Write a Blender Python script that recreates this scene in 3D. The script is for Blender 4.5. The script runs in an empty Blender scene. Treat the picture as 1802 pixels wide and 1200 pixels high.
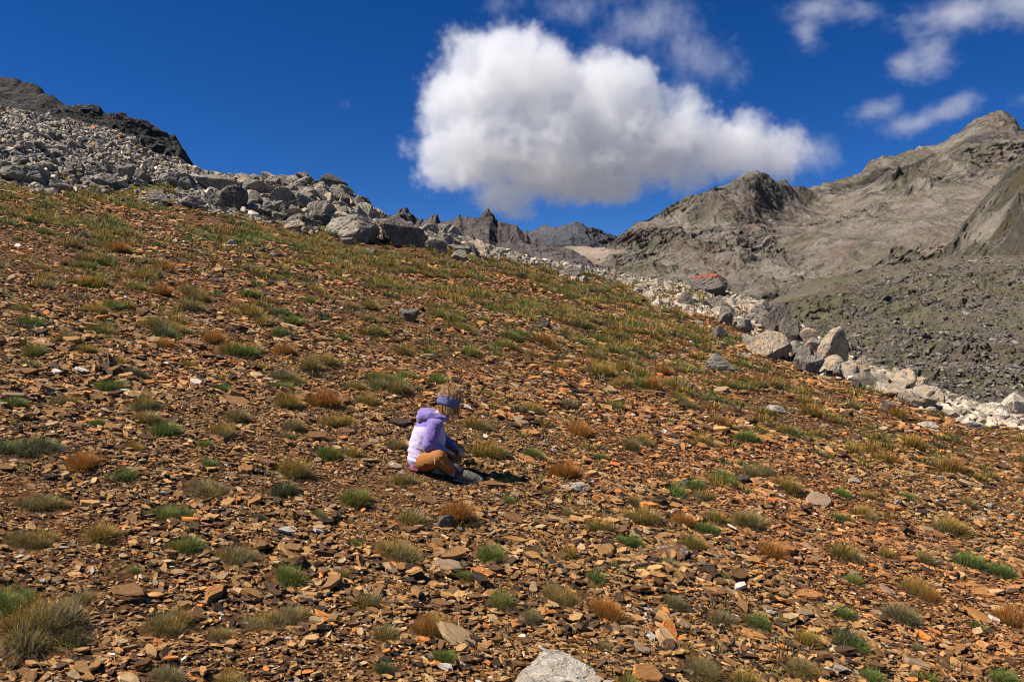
import bpy, bmesh, math
import numpy as np
from mathutils import Vector, Matrix
sc = bpy.context.scene
COL = sc.collection
R = math.radians
F = 1414.0                                # focal length in units of 1/1802 of the frame width
CX, CY = 901.0, 600.0
# ------------------------------------------------------------------ camera
cam = bpy.data.objects.new('camera', bpy.data.cameras.new('camera'))
COL.objects.link(cam); sc.camera = cam
cam.location = (0, 0, 0); cam.rotation_euler = (R(90), 0, 0)
cam.data.sensor_width = 36; cam.data.lens = 36 * F / 1802.0
cam.data.clip_start = .1; cam.data.clip_end = 30000
# ------------------------------------------------------------------ sky, sun, exposure
SUN = Vector((-.575, -.17, .80)).normalized()
elev = math.asin(SUN.z); rot = math.atan2(SUN.x, SUN.y)
w = bpy.data.worlds.new('World'); sc.world = w; w.use_nodes = True
nt = w.node_tree; nt.nodes.clear()
sky = nt.nodes.new('ShaderNodeTexSky'); sky.sky_type = 'NISHITA'; sky.sun_disc = False
sky.sun_elevation = elev; sky.sun_rotation = rot
sky.altitude = 2600; sky.air_density = .75; sky.dust_density = .1; sky.ozone_density = 4.0
hs = nt.nodes.new('ShaderNodeHueSaturation'); hs.inputs['Saturation'].default_value = 1.31; hs.inputs['Hue'].default_value = .512
bg = nt.nodes.new('ShaderNodeBackground'); bg.inputs['Strength'].default_value = .061
wo = nt.nodes.new('ShaderNodeOutputWorld')
nt.links.new(sky.outputs[0], hs.inputs['Color']); nt.links.new(hs.outputs[0], bg.inputs[0]); nt.links.new(bg.outputs[0], wo.inputs[0])
sl = bpy.data.lights.new('sun', 'SUN'); sl.energy = 5.0; sl.angle = R(.53); sl.color = (1, .94, .86)
so = bpy.data.objects.new('sun', sl); COL.objects.link(so)
so.rotation_euler = SUN.to_track_quat('Z', 'Y').to_euler()
sc.view_settings.view_transform = 'Standard'; sc.view_settings.look = 'None'
sc.view_settings.exposure = 0.84; sc.view_settings.gamma = 1
sc.cycles.max_bounces = 12; sc.cycles.volume_bounces = 12; sc.cycles.transparent_max_bounces = 8
sc.cycles.filter_width = 1.0; sc.cycles.diffuse_bounces = 3; sc.cycles.glossy_bounces = 2
sc.cycles.volume_step_rate = 1.5; sc.cycles.volume_max_steps = 256

# ------------------------------------------------------------------ helpers
def tag(o, label=None, cat=None, group=None, kind=None):
    if label: o['label'] = label
    if cat: o['category'] = cat
    if group: o['group'] = group
    if kind: o['kind'] = kind
    return o

def _h(ix, iy, iz, s):
    n = (ix * 374761393 + iy * 668265263 + iz * 2147483647 + s * 1274126177) & 0xffffffff
    n = ((n ^ (n >> 13)) * 1274126177) & 0xffffffff
    n = (n ^ (n >> 16)) & 0xffffffff
    n = (n * 2246822519) & 0xffffffff
    n = n ^ (n >> 15)
    return (n & 0xffffff) / float(0xffffff) * 2 - 1

def vnoise(x, y, z, s=0):
    x, y, z = np.broadcast_arrays(np.asarray(x, float), np.asarray(y, float), np.asarray(z, float))
    ix, iy, iz = np.floor(x).astype(np.int64), np.floor(y).astype(np.int64), np.floor(z).astype(np.int64)
    fx, fy, fz = x - ix, y - iy, z - iz
    ux, uy, uz = [f * f * f * (f * (f * 6 - 15) + 10) for f in (fx, fy, fz)]
    r = 0
    for dx in (0, 1):
        wx = ux if dx else 1 - ux
        for dy in (0, 1):
            wy = uy if dy else 1 - uy
            for dz in (0, 1):
                wz = uz if dz else 1 - uz
                r = r + wx * wy * wz * _h(ix + dx, iy + dy, iz + dz, s)
    return r

def fbm(x, y, z=0., oct=5, s=0, gain=.5, ridged=False):
    a, r, f, t = 1., 0., 1., 0.
    for k in range(oct):
        n = vnoise(np.asarray(x) * f + k * 17.3, np.asarray(y) * f + k * 5.1, np.asarray(z) * f - k * 9.7, s + k)
        if ridged: n = 1 - 2 * np.abs(n) ** .8
        r = r + a * n; t += a; a *= gain; f *= 2.03
    return r / t

def sstep(a, b, x):
    t = np.clip((np.asarray(x, float) - a) / (b - a), 0, 1); return t * t * (3 - 2 * t)

def mk_mesh(name, verts, faces, attrs=None, mats=None, smooth=False, fcol=None):
    """faces: list of int arrays (n,k)"""
    me = bpy.data.meshes.new(name)
    verts = np.asarray(verts, np.float32).reshape(-1, 3)
    me.vertices.add(len(verts)); me.vertices.foreach_set('co', verts.ravel())
    if not isinstance(faces, list): faces = [faces]
    faces = [np.asarray(f, np.int32) for f in faces if len(f)]
    tot = np.concatenate([np.full(len(f), f.shape[1], np.int32) for f in faces])
    loops = np.concatenate([f.ravel() for f in faces])
    me.loops.add(len(loops)); me.loops.foreach_set('vertex_index', loops)
    me.polygons.add(len(tot))
    st = np.zeros(len(tot), np.int32); st[1:] = np.cumsum(tot)[:-1]
    me.polygons.foreach_set('loop_start', st)
    try: me.polygons.foreach_set('loop_total', tot)
    except Exception: pass
    me.polygons.foreach_set('use_smooth', np.full(len(tot), smooth, bool))
    if attrs:
        for k, v in attrs.items():
            v = np.asarray(v, np.float32)
            if v.ndim == 2:
                a = me.attributes.new(k, 'FLOAT_COLOR', 'POINT')
                if v.shape[1] == 3: v = np.concatenate([v, np.ones((len(v), 1), np.float32)], 1)
                a.data.foreach_set('color', v.ravel())
            else:
                a = me.attributes.new(k, 'FLOAT', 'POINT'); a.data.foreach_set('value', v)
    me.update(calc_edges=True); me.validate()
    for m in (mats or []): me.materials.append(m)
    return me

def add_obj(name, me, parent=None, loc=(0, 0, 0)):
    o = bpy.data.objects.new(name, me); COL.objects.link(o); o.location = loc
    if parent: o.parent = parent
    return o

def grid_faces(nr, nc):
    i = np.arange(nr - 1)[:, None] * nc + np.arange(nc - 1)[None, :]
    i = i.ravel()
    return np.stack([i, i + 1, i + nc + 1, i + nc], 1)

# ------------------------------------------------------------------ materials
class NT:
    def __init__(s, name):
        s.m = bpy.data.materials.new(name); s.m.use_nodes = True
        s.t = s.m.node_tree; s.b = s.t.nodes['Principled BSDF']; s.out = s.t.nodes['Material Output']
    def n(s, typ, ins=None, **kw):
        d = s.t.nodes.new(typ)
        for k, v in kw.items(): setattr(d, k, v)
        for k, v in (ins or {}).items():
            if hasattr(v, 'node'): s.t.links.new(v, d.inputs[k])
            else: d.inputs[k].default_value = v
        return d
    def noise(s, vec, scale, detail=6, rough=.55, dist=0.):
        return s.n('ShaderNodeTexNoise', {'Vector': vec, 'Scale': scale, 'Detail': detail, 'Roughness': rough, 'Distortion': dist}).outputs[0]
    def voro(s, vec, scale, feature='F1', rnd=1.):
        return s.n('ShaderNodeTexVoronoi', {'Vector': vec, 'Scale': scale, 'Randomness': rnd}, feature=feature)
    def ramp(s, fac, stops, interp='LINEAR'):
        d = s.n('ShaderNodeValToRGB', {'Fac': fac}); e = d.color_ramp.elements; d.color_ramp.interpolation = interp
        while len(e) < len(stops): e.new(.5)
        for k, (p, c) in enumerate(stops):
            e[k].position = p
            e[k].color = (c, c, c, 1) if isinstance(c, (int, float)) else (*c, 1)
        return d.outputs[0]
    def mix(s, fac, a, b, mode='MIX'):
        d = s.n('ShaderNodeMix', data_type='RGBA', blend_type=mode)
        for k, v in ((0, fac), (6, a), (7, b)):
            if hasattr(v, 'node'): s.t.links.new(v, d.inputs[k])
            else: d.inputs[k].default_value = v if k == 0 else (*v, 1)
        return d.outputs[2]
    def math(s, op, a, b=0., c=0.):
        d = s.n('ShaderNodeMath', operation=op)
        for k, v in enumerate((a, b, c)):
            if hasattr(v, 'node'): s.t.links.new(v, d.inputs[k])
            else: d.inputs[k].default_value = v
        return d.outputs[0]
    def bump(s, h, strength=.5, dist=.01, prev=None):
        ins = {'Height': h, 'Strength': strength, 'Distance': dist}
        if prev is not None: ins['Normal'] = prev
        return s.n('ShaderNodeBump', ins).outputs[0]
    def fin(s, col, rough=.85, normal=None, spec=.25):
        if hasattr(col, 'node'): s.t.links.new(col, s.b.inputs['Base Color'])
        else: s.b.inputs['Base Color'].default_value = (*col, 1)
        s.b.inputs['Roughness'].default_value = rough
        s.b.inputs['Specular IOR Level'].default_value = spec
        if normal is not None: s.t.links.new(normal, s.b.inputs['Normal'])
        return s.m

def mat_limestone(name, tint=1., warm=0., scale=1.):
    q = NT(name); tc = q.n('ShaderNodeTexCoord').outputs['Object']
    info = q.n('ShaderNodeObjectInfo').outputs['Random']
    off = q.n('ShaderNodeCombineXYZ', {'X': q.math('MULTIPLY', info, 37.), 'Y': q.math('MULTIPLY', info, 91.)}).outputs[0]
    p = q.n('ShaderNodeVectorMath', {0: tc, 1: off}, operation='ADD').outputs[0]
    n1 = q.noise(p, 1.6 * scale, 8, .62); n2 = q.noise(p, 7 * scale, 8, .7); n3 = q.noise(p, 30 * scale, 5, .7)
    c = q.ramp(n1, [(.3, (.135 * tint, .116 * tint, .092 * tint)), (.5, (.255 * tint, .222 * tint, .172 * tint)), (.7, (.385 * tint, .34 * tint, .265 * tint))])
    c = q.mix(q.ramp(n2, [(.42, 0.), (.62, .8)]), c, (.14 * tint, .13 * tint, .12 * tint), 'MIX') if tint < .9 else q.mix(q.ramp(n2, [(.5, 0.), (.7, .55)]), c, (.17 * tint, .163 * tint, .15 * tint))
    och = q.ramp(q.noise(p, 2.7 * scale, 6, .65), [(.5 - warm * .12, 0.), (.72 - warm * .1, .55 + warm * .3)])
    c = q.mix(och, c, (.42 * tint, .27 * tint, .14 * tint))
    c = q.mix(q.ramp(n3, [(.35, .75), (.5, 0.)]), c, (.075 * tint, .07 * tint, .06 * tint))
    cr = q.voro(q.n('ShaderNodeVectorMath', {0: p, 1: q.n('ShaderNodeTexNoise', {'Vector': p, 'Scale': 2.5, 'Detail': 4.}).outputs['Color']}, operation='ADD').outputs[0], 1.7 * scale, 'DISTANCE_TO_EDGE').outputs['Distance']
    crk = q.ramp(cr, [(0., 0.), (.05, 1.)])
    c = q.mix(q.ramp(cr, [(0., .75), (.035, 0.)]), c, (.045, .04, .034))
    c = q.mix(q.ramp(q.noise(p, 3.5 * scale, 5, .6), [(.56, 0.), (.7, .6)]), c, (.10 * tint, .088 * tint, .07 * tint))
    h = q.math('ADD', q.math('MULTIPLY', n2, .8), q.math('MULTIPLY', n3, .35))
    nb = q.bump(crk, .55, .03); nb = q.bump(h, .9, .06, nb)
    return q.fin(c, .9, nb)

def mat_attr(name, bumpscale=60, vary=.35, rough=.85, transl=0.):
    """base colour from the mesh's own 'col' attribute, varied by noise"""
    q = NT(name); a = q.n('ShaderNodeAttribute', attribute_name='col').outputs['Color']
    tc = q.n('ShaderNodeTexCoord').outputs['Object']
    n = q.noise(tc, bumpscale, 5, .7)
    c = q.mix(1., a, q.ramp(n, [(.25, 1 - vary), (.75, 1 + vary)]), 'MULTIPLY')
    q.fin(c, rough, q.bump(n, .6, .01) if transl == 0 else None)
    if transl:
        tr = q.n('ShaderNodeBsdfTranslucent', {'Color': c}).outputs[0]
        mx = q.n('ShaderNodeMixShader', {0: transl, 1: q.b.outputs[0], 2: tr}).outputs[0]
        q.t.links.new(mx, q.out.inputs[0])
    return q.m

def mat_ground():
    q = NT('shale_soil'); tc = q.n('ShaderNodeTexCoord').outputs['Object']
    vc = q.n('ShaderNodeAttribute', attribute_name='zone').outputs['Color']   # r: grey rock zone, g: turf
    sep = q.n('ShaderNodeSeparateColor', {0: vc})
    mp = q.n('ShaderNodeMapping', {'Vector': tc, 'Scale': (1, 1, .6), 'Rotation': (0, 0, .2)}).outputs[0]
    v1 = q.voro(mp, 28); v2 = q.voro(mp, 9)
    n1 = q.noise(tc, .9, 8, .6); n2 = q.noise(tc, 12, 8, .7)
    ch = q.n('ShaderNodeSeparateColor', {0: v1.outputs['Color']}).outputs[0]
    c = q.ramp(ch, [(0., (.015, .009, .005)), (.4, (.06, .028, .011)), (.75, (.2, .09, .028)), (.95, (.34, .19, .08)), (1., (.45, .38, .3))])
    c2 = q.ramp(n2, [(.3, (.012, .008, .005)), (.7, (.06, .032, .014))])  # near-black soil; shade of the gaps between chips is put into its colour
    c = q.mix(.45, c, c2)
    c = q.mix(q.ramp(n1, [(.4, 0.), (.65, .35)]), c, (.22, .09, .03))
    g = q.ramp(q.noise(tc, 30, 6, .75), [(.3, (.07, .062, .052)), (.55, (.19, .17, .14)), (.75, (.32, .29, .235))])
    zr = q.math('ADD', sep.outputs[0], q.math('MULTIPLY', q.math('SUBTRACT', n1, .5), .8))
    c = q.mix(q.ramp(zr, [(.4, 0.), (.6, 1.)]), c, g)
    t = q.ramp(q.noise(tc, 6, 8, .7), [(.3, (.03, .03, .008)), (.52, (.085, .085, .018)), (.7, (.24, .12, .025))])
    tf = q.math('ADD', sep.outputs[1], q.math('MULTIPLY', q.math('SUBTRACT', q.noise(tc, 1.3, 5, .6), .5), .9))
    c = q.mix(q.ramp(tf, [(.45, 0.), (.62, 1.)]), c, t)
    nb = q.bump(v1.outputs['Distance'], .8, .03); nb = q.bump(n2, .8, .03, nb)
    return q.fin(c, .95, nb, .1)

def mat_mountain(name, scree, rock, green=None, gamt=.5, sc_=1., speck=(.42, .36, .3), sw=(.55, .78), bumpd=8., brown=None, streak=None, streakcol=(.07, .06, .03), gully=None, sth=.47):
    """scree on gentle ground, rock where steep; position-based alpine grass"""
    q = NT(name); g = q.n('ShaderNodeNewGeometry'); p = g.outputs['Position']
    nz = q.n('ShaderNodeSeparateXYZ', {0: g.outputs['True Normal']}).outputs[2]
    nb1 = q.noise(p, .012 * sc_, 8, .62); nb2 = q.noise(p, .09 * sc_, 8, .72); nb3 = q.noise(p, .5 * sc_, 6, .75)
    m = q.math('ADD', nz, q.math('MULTIPLY', q.math('SUBTRACT', nb2, .5), .5))
    dk = lambda c, k: tuple(x * k for x in c)
    cs = q.ramp(nb1, [(.32, dk(scree, .68)), (.5, scree), (.68, dk(scree, 1.3))])
    cs = q.mix(1., cs, q.ramp(nb3, [(.28, .5), (.5, 1.), (.72, 1.5)]), 'MULTIPLY')
    cs = q.mix(q.ramp(nb3, [(.56, 0.), (.66, .8)]), cs, speck)
    cr = q.ramp(nb2, [(.3, dk(rock, .45)), (.52, rock), (.72, dk(rock, 1.7))])
    cr = q.mix(1., cr, q.ramp(nb3, [(.3, .55), (.7, 1.4)]), 'MULTIPLY')
    c = q.mix(q.ramp(m, [(sw[0], 1.), (sw[1], 0.)]), cs, cr)
    if gully:
        gp = q.n('ShaderNodeVectorMath', {0: p, 1: (.03, .016, .005)}, operation='MULTIPLY').outputs[0]
        c = q.mix(q.ramp(q.noise(gp, 1., 7, .62, .8), [(.50, 0.), (.62, .75)]), c, q.mix(1., gully, q.ramp(nb3, [(.3, .6), (.7, 1.4)]), 'MULTIPLY'))
        c = q.mix(1., c, q.ramp(q.noise(gp, 2.1, 7, .7, 1.2), [(.32, .5), (.5, 1.), (.7, 1.2)]), 'MULTIPLY')
    if brown:
        c = q.mix(q.ramp(q.noise(p, .02 * sc_, 5, .6), [(.5, 0.), (.68, .6)]), c, brown)
    if streak:
        d = q.n('ShaderNodeVectorMath', {0: p, 1: streak}, operation='DOT_PRODUCT').outputs['Value']
        sv = q.n('ShaderNodeCombineXYZ', {'X': q.math('ADD', d, q.math('MULTIPLY', nb1, 30.))}).outputs[0]
        c = q.mix(q.ramp(q.noise(sv, .022, 3, .6), [(sth, 0.), (sth + .06, .9)]), c, q.mix(1., streakcol, q.ramp(nb3, [(.3, .5), (.7, 1.5)]), 'MULTIPLY'))
    if green:
        gf = q.ramp(q.noise(p, .016 * sc_, 9, .68, .3), [(gamt, 0.), (gamt + .1, .85)])
        gf = q.math('MULTIPLY', gf, q.ramp(nb3, [(.35, 1.), (.62, .1)]))
        c = q.mix(gf, c, green)
    b = q.bump(nb2, .8, bumpd); b = q.bump(nb3, .8, bumpd * .22, b)
    return q.fin(c, .95, b, .1)

# ------------------------------------------------------------------ the slope: one height function
P0, QX, RY = -1.65, -.20, .14
def U(t): return CX + F * np.asarray(t)
# far edge of the rusty scree (u, v) and the local skyline of the slope (u, v, distance)
EDGE = np.array([(-900, 190), (-300, 275), (0, 318), (33, 327), (73, 333), (130, 338), (200, 350), (250, 358), (307, 367), (367, 377), (467, 393), (550, 407), (660, 422), (743, 437), (827, 456), (903, 462), (1000, 482), (1100, 496), (1222, 520), (1311, 545), (1378, 575), (1445, 622), (1525, 660), (1601, 690), (1685, 715), (1757, 735), (1802, 748), (2300, 850), (3200, 1050)], float)
SKYL = np.array([(-900, 60, 85), (-300, 130, 70), (0, 193, 62), (130, 207, 60), (200, 225, 58), (243, 240, 57), (260, 262, 56), (322, 277, 55), (353, 292, 53), (387, 302, 51), (440, 317, 49), (487, 324, 48), (543, 324, 47), (580, 330, 46), (597, 340, 46), (620, 352, 45), (640, 362, 45), (663, 378, 44), (690, 392, 44), (733, 412, 44), (767, 420, 45), (813, 434, 47), (850, 444, 48), (903, 456, 50), (968, 472, 52), (1067, 486, 53), (1165, 500, 50), (1222, 504, 46), (1311, 526, 39), (1340, 535, 37), (1378, 560, 34), (1409, 585, 31), (1445, 612, 28.5), (1503, 643, 24.5), (1556, 662, 22), (1601, 677, 20.5), (1641, 690, 19.3), (1685, 706, 18), (1730, 722, 17), (1802, 738, 15.6), (2300, 840, 12), (3200, 1040, 10)], float)

def prof(t):
    u = U(t); ve = np.interp(u, EDGE[:, 0], EDGE[:, 1]); vs = np.interp(u, SKYL[:, 0], SKYL[:, 1]); ys = np.interp(u, SKYL[:, 0], SKYL[:, 2])
    se = (CY - ve) / F; ss = (CY - vs - 9 * (1 - sstep(600, 760, u)) - 20 * (1 - sstep(300, 520, u))) / F
    wq = (se - QX * t - RY) / P0
    ye = np.where(wq > 1e-3, 1 / np.maximum(wq, 1e-3), 1e3)
    ye = np.clip(ye, 5, ys * .86)
    return ye, se, ys, ss

def height(X, Y, detail=True):
    X = np.asarray(X, float); Y = np.asarray(Y, float)
    Yc = np.maximum(Y, 3.)
    t = np.clip(X / Yc, -1.35, 1.9)
    ye, se, ys, ss = prof(t)
    plane = P0 + QX * X + RY * Y
    ze = se * ye; zs = ss * ys
    xe = t * ye
    pe = P0 + QX * xe + RY * ye
    d = ze - pe
    k = sstep(.35, 1., Y / ye)
    z1 = plane + d * k * np.minimum(Y / ye, 1)
    f = np.clip((Y - ye) / (ys - ye), 0, 1)
    sl0 = (QX * t + RY) ; 
    z2 = ze + (zs - ze) * (f * .55 + .45 * (1 - (1 - f) ** 2))
    # beyond the crest the ground drops to the valley
    b = np.maximum(Y - ys, 0)
    steep = .28 + .5 * sstep(.1, .35, t)
    z3 = zs - b * steep * (b / (b + 4))
    floor = -62. + 0 * b
    z3 = np.maximum(z3, floor)
    z = np.where(Y < ye, z1, np.where(Y < ys, z2, z3))
    if detail:
        amp = np.clip(Y, 2, 40) / 40.
        g = grey_zone(X, Y)
        z = z + fbm(X * .35, Y * .35, 0, 4, 3) * .28 * sstep(6, 25, Y) * (1 - sstep(.9, 1., Y / ys) * .6)
        z = z + fbm(X * 1.1, Y * 1.1, 0, 4, 11) * (.03 + .05 * amp)
        z = z + (fbm(X * .8, Y * .8, 0, 5, 21, .6, True) * .45) * g * sstep(15, 30, Y) * (1 - .7 * sstep(.85, 1., Y / ys))
        z = z + fbm(X * 7, Y * 7, 0, 3, 31) * .010 + fbm(X * 2.6, Y * 4.5, 0, 3, 41) * .028 * (Y < 30)
    return z

def grey_zone(X, Y):
    t = np.clip(X / np.maximum(Y, 3.), -1.35, 1.9); ye, se, ys, ss = prof(t)
    n = vnoise(X * .25, Y * .25, 0, 77) * .07
    left = 1 - sstep(.0, .10, t); 
    g = sstep(.93, 1.03, Y / ye + n)
    return g * np.where(Y > 8, 1, 0)

def ray_ground(u, v):
    """point where the sight line of the photograph's pixel (u, v) meets the slope"""
    t = (u - CX) / F; s = (CY - v) / F
    Y = np.geomspace(2.2, 75, 1400)
    zz = height(t * Y, Y) - s * Y
    i = np.argmax(zz > 0)
    if not (zz > 0).any(): i = np.argmax(zz)
    Yh = Y[i]
    return Vector((t * Yh, Yh, float(height(t * Yh, Yh))))

def normals(X, Y):
    e = .12
    hx = (height(X + e, Y) - height(X - e, Y)) / (2 * e); hy = (height(X, Y + e) - height(X, Y - e)) / (2 * e)
    n = np.stack([-hx, -hy, np.ones_like(hx)], -1)
    return n / np.linalg.norm(n, axis=-1, keepdims=True)

def uv_of(p):  # where a point shows in the photograph
    p = np.asarray(p, float)
    return CX + F * p[..., 0] / p[..., 1], CY - F * p[..., 2] / p[..., 1]
# ------------------------------------------------------------------ ground sheet
def build_ground():
    ya = np.linspace(-12, 2.2, 40); yb = np.geomspace(2.25, 70, 560); yc = np.geomspace(71, 9000, 60)
    Y = np.concatenate([ya, yb, yc]); s = np.concatenate([np.linspace(-2.6, -.72, 60)[:-1], np.linspace(-.72, .72, 520), np.linspace(.72, 2.6, 60)[1:]])
    W = np.maximum(Y, 6.) ; W = np.where(Y < 6, 4.5 + .25 * np.maximum(Y, 0), Y)
    X = s[None, :] * W[:, None]; YY = np.repeat(Y[:, None], len(s), 1)
    Z = height(X, YY)
    g = grey_zone(X, YY)
    t = X / np.maximum(YY, 3.); u = U(t); v = CY - F * Z / np.maximum(YY, 1)
    # turf patches between the rocks on the left, placed on the ground
    tf = np.zeros_like(X)
    for (pu, pv, ru, rv) in [(270, 330, 75, 13), (60, 306, 95, 10), (205, 345, 60, 10), (470, 340, 60, 12), (230, 365, 60, 14), (130, 300, 60, 10), (560, 400, 60, 10), (1350, 565, 40, 12), (1290, 530, 50, 10), (1240, 515, 60, 10)]:
        tf = np.maximum(tf, np.exp(-((u - pu) / ru) ** 2 - ((v - pv) / rv) ** 2) * 1.0)
    tf = tf * (YY > 10)
    tf = np.maximum(tf, .30 * sstep(12, 30, YY) * (1 - g))
    valley = sstep(1.3, 2.5, YY / 45)
    g2 = np.maximum(g, valley)
    zone = np.stack([g2, tf, 0 * g], -1).reshape(-1, 3)
    me = mk_mesh('ground', np.stack([X, YY, Z], -1), grid_faces(len(Y), len(s)), {'zone': zone}, [mat_ground()], True)
    tag(add_obj('ground', me), kind='structure')
build_ground()

# ------------------------------------------------------------------ mountains
def mountain(name, rows, nu, nb, mat, amp, freq, seed, jag=0., back=.8, rib=(1., .35), gamma=1., ridged=True, u0=None, u1=None, crag=()):
    """rows: list (base..crest) of polylines [(u, v, distance)].  Real distances, real size."""
    us = np.linspace(u0, u1, nu)
    K = []
    for r in rows:
        r = np.array(r, float)
        v = np.interp(us, r[:, 0], r[:, 1]); d = np.interp(us, r[:, 0], r[:, 2])
        if len(r) > 3:
            k = 5; pad = np.pad(d, k, mode='edge'); d = np.convolve(pad, np.ones(2 * k + 1) / (2 * k + 1), 'valid')
        K.append((d, (CY - v) / F * d))
    nrow = len(K); b = np.linspace(0, nrow - 1, nb)
    D = np.array([k[0] for k in K]); Zk = np.array([k[1] for k in K])
    i0 = np.minimum(b.astype(int), nrow - 2); f = (b - i0)[:, None]
    fs = f
    Yv = D[i0] * (1 - f) + D[i0 + 1] * f
    Zv = Zk[i0] * (1 - fs ** gamma) + Zk[i0 + 1] * fs ** gamma
    Xv = (us[None, :] - CX) / F * Yv
    # back slope
    nbk = max(6, nb // 8); bb = np.linspace(0, 1, nbk + 1)[1:, None]
    H = (Zk[-1] - Zk[0])[None, :]
    Yb = Yv[-1] + bb * np.abs(H) * back * 1.4; Zb = Zv[-1] - bb * np.abs(H) * 1.1
    Xb = Xv[-1][None, :] * np.ones_like(bb)
    X = np.concatenate([Xv, Xb]); Y = np.concatenate([Yv, Yb]); Z = np.concatenate([Zv, Zb])
    e = np.concatenate([(b / (nrow - 1)), np.ones(nbk)])[:, None]
    # relief: ribs that run down the fall line plus broken rock
    n1 = fbm(X * freq * rib[0], Y * freq * rib[1], Z * freq * .3, 7, seed, .52, ridged)
    n2 = fbm(X * freq * 5, Y * freq * 5, Z * freq * 5, 5, seed + 50, .6, True)
    mask = sstep(-.25, .35, fbm(X * freq * .6, Y * freq * .6, Z * freq * .6, 4, seed + 90))
    tops = 1 - .85 * sstep(.82, 1., e) 
    dz = amp * (n1 * tops + .27 * n2 * (.25 + mask)) 
    for (cu, cv, ru, rv, a_) in crag:
        vv = CY - F * Z / Y; uu = U(X / Y)
        mm = np.exp(-((uu - cu) / ru) ** 2 - ((vv - cv) / rv) ** 2)
        dz = dz + a_ * mm * (.35 + .8 * n2 + .3 * n1) * (1 - .9 * sstep(.86, .99, e))
    Z = Z + dz + jag * fbm(X * freq * 9, Y * 0, 0, 5, seed + 7, .65) * sstep(.8, 1., e)
    Y = Y - amp * .5 * n2 * (.3 + mask) * tops
    me = mk_mesh(name, np.stack([X, Y, Z], -1), grid_faces(X.shape[0], X.shape[1]), None, [mat], True)
    return tag(add_obj(name, me), kind='structure')

m_dark = mat_mountain('shaded_dark_cliff_rock', (.10, .092, .085), (.065, .058, .052), None, sc_=3, speck=(.15, .13, .12), bumpd=2.5)  # dark rock, and the cliff face's shade is painted into its colour
mountain('cliff_ridge', [[(-700, 150, 100), (0, 260, 105), (200, 285, 110), (330, 310, 115), (360, 330, 118)],
                         [(-700, -120, 118), (0, 190, 118), (120, 210, 120), (250, 250, 122), (318, 272, 122), (350, 325, 122)],
                         [(-700, -200, 125), (-200, 60, 125), (0, 138, 125), (20, 143, 125), (43, 147, 125), (53, 150, 125), (77, 160, 125), (100, 175, 125), (110, 180, 125), (127, 188, 125), (147, 193, 125), (163, 190, 125), (187, 197, 125), (217, 202, 125), (233, 205, 125), (247, 215, 125), (260, 215, 125), (277, 227, 125), (293, 237, 125), (307, 247, 125), (317, 262, 125), (323, 277, 125), (350, 320, 125)]],
         520, 130, m_dark, 2.4, .06, 5, jag=1.3, u0=-600, u1=350, rib=(1, .8))

m_jag = mat_mountain('jagged_ridge_rock', (.13, .11, .10), (.07, .06, .055), None, sc_=1.3, speck=(.26, .23, .21), bumpd=6, brown=(.15, .095, .075))
mountain('jagged_ridge', [[(560, 520, 330), (700, 500, 340), (1000, 520, 360), (1060, 520, 380)],
                          [(560, 440, 430), (700, 440, 440), (790, 425, 440), (850, 425, 430), (900, 440, 430), (1000, 470, 430), (1060, 490, 430)],
                          [(560, 400, 520), (640, 392, 520), (690, 378, 520), (700, 373, 520), (710, 369, 520), (719, 373, 520), (730, 387, 520), (753, 387, 520), (767, 384, 520), (790, 386, 520), (800, 381, 520), (808, 376, 520), (815, 384, 520), (823, 388, 520), (837, 386, 520), (847, 377, 520), (857, 372, 520), (867, 378, 520), (875, 392, 520), (893, 398, 520), (913, 410, 515), (930, 422, 510), (943, 427, 505), (967, 431, 500), (987, 438, 490), (1007, 448, 480), (1030, 462, 470), (1045, 480, 460), (1070, 510, 450)]],
         420, 150, m_jag, 9, .022, 12, jag=5.5, u0=560, u1=1070, rib=(1, .5))

m_far = mat_mountain('far_peak_rock', (.085, .085, .09), (.045, .046, .052), None, sc_=.6, speck=(.2, .2, .2), bumpd=14)
mountain('far_peak', [[(840, 520, 1400), (1160, 520, 1400)],
                      [(840, 470, 1600), (930, 440, 1600), (1005, 425, 1600), (1090, 445, 1600), (1160, 470, 1600)],
                      [(840, 450, 1800), (900, 425, 1800), (925, 412, 1800), (937, 408, 1800), (960, 403, 1800), (980, 402, 1800), (993, 399, 1800), (1003, 400, 1800), (1010, 398, 1800), (1023, 400, 1800), (1037, 412, 1800), (1053, 418, 1800), (1067, 423, 1800), (1077, 425, 1800), (1110, 440, 1800), (1160, 470, 1800)]],
         300, 90, m_far, 26, .006, 31, jag=14, u0=840, u1=1160)
m_sad = mat_mountain('saddle_scree', (.24, .19, .145), (.19, .14, .10), None, sc_=1.5, speck=(.45, .38, .3), bumpd=4, brown=(.30, .15, .08))
mountain('saddle', [[(930, 560, 600), (1180, 560, 600)], [(930, 470, 800), (1000, 447, 820), (1180, 450, 820)],
                    [(930, 455, 900), (985, 436, 900), (1010, 437, 900), (1040, 438, 900), (1080, 436, 900), (1180, 430, 900)]],
         200, 80, m_sad, 5, .012, 41, jag=2, u0=930, u1=1180)

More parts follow.
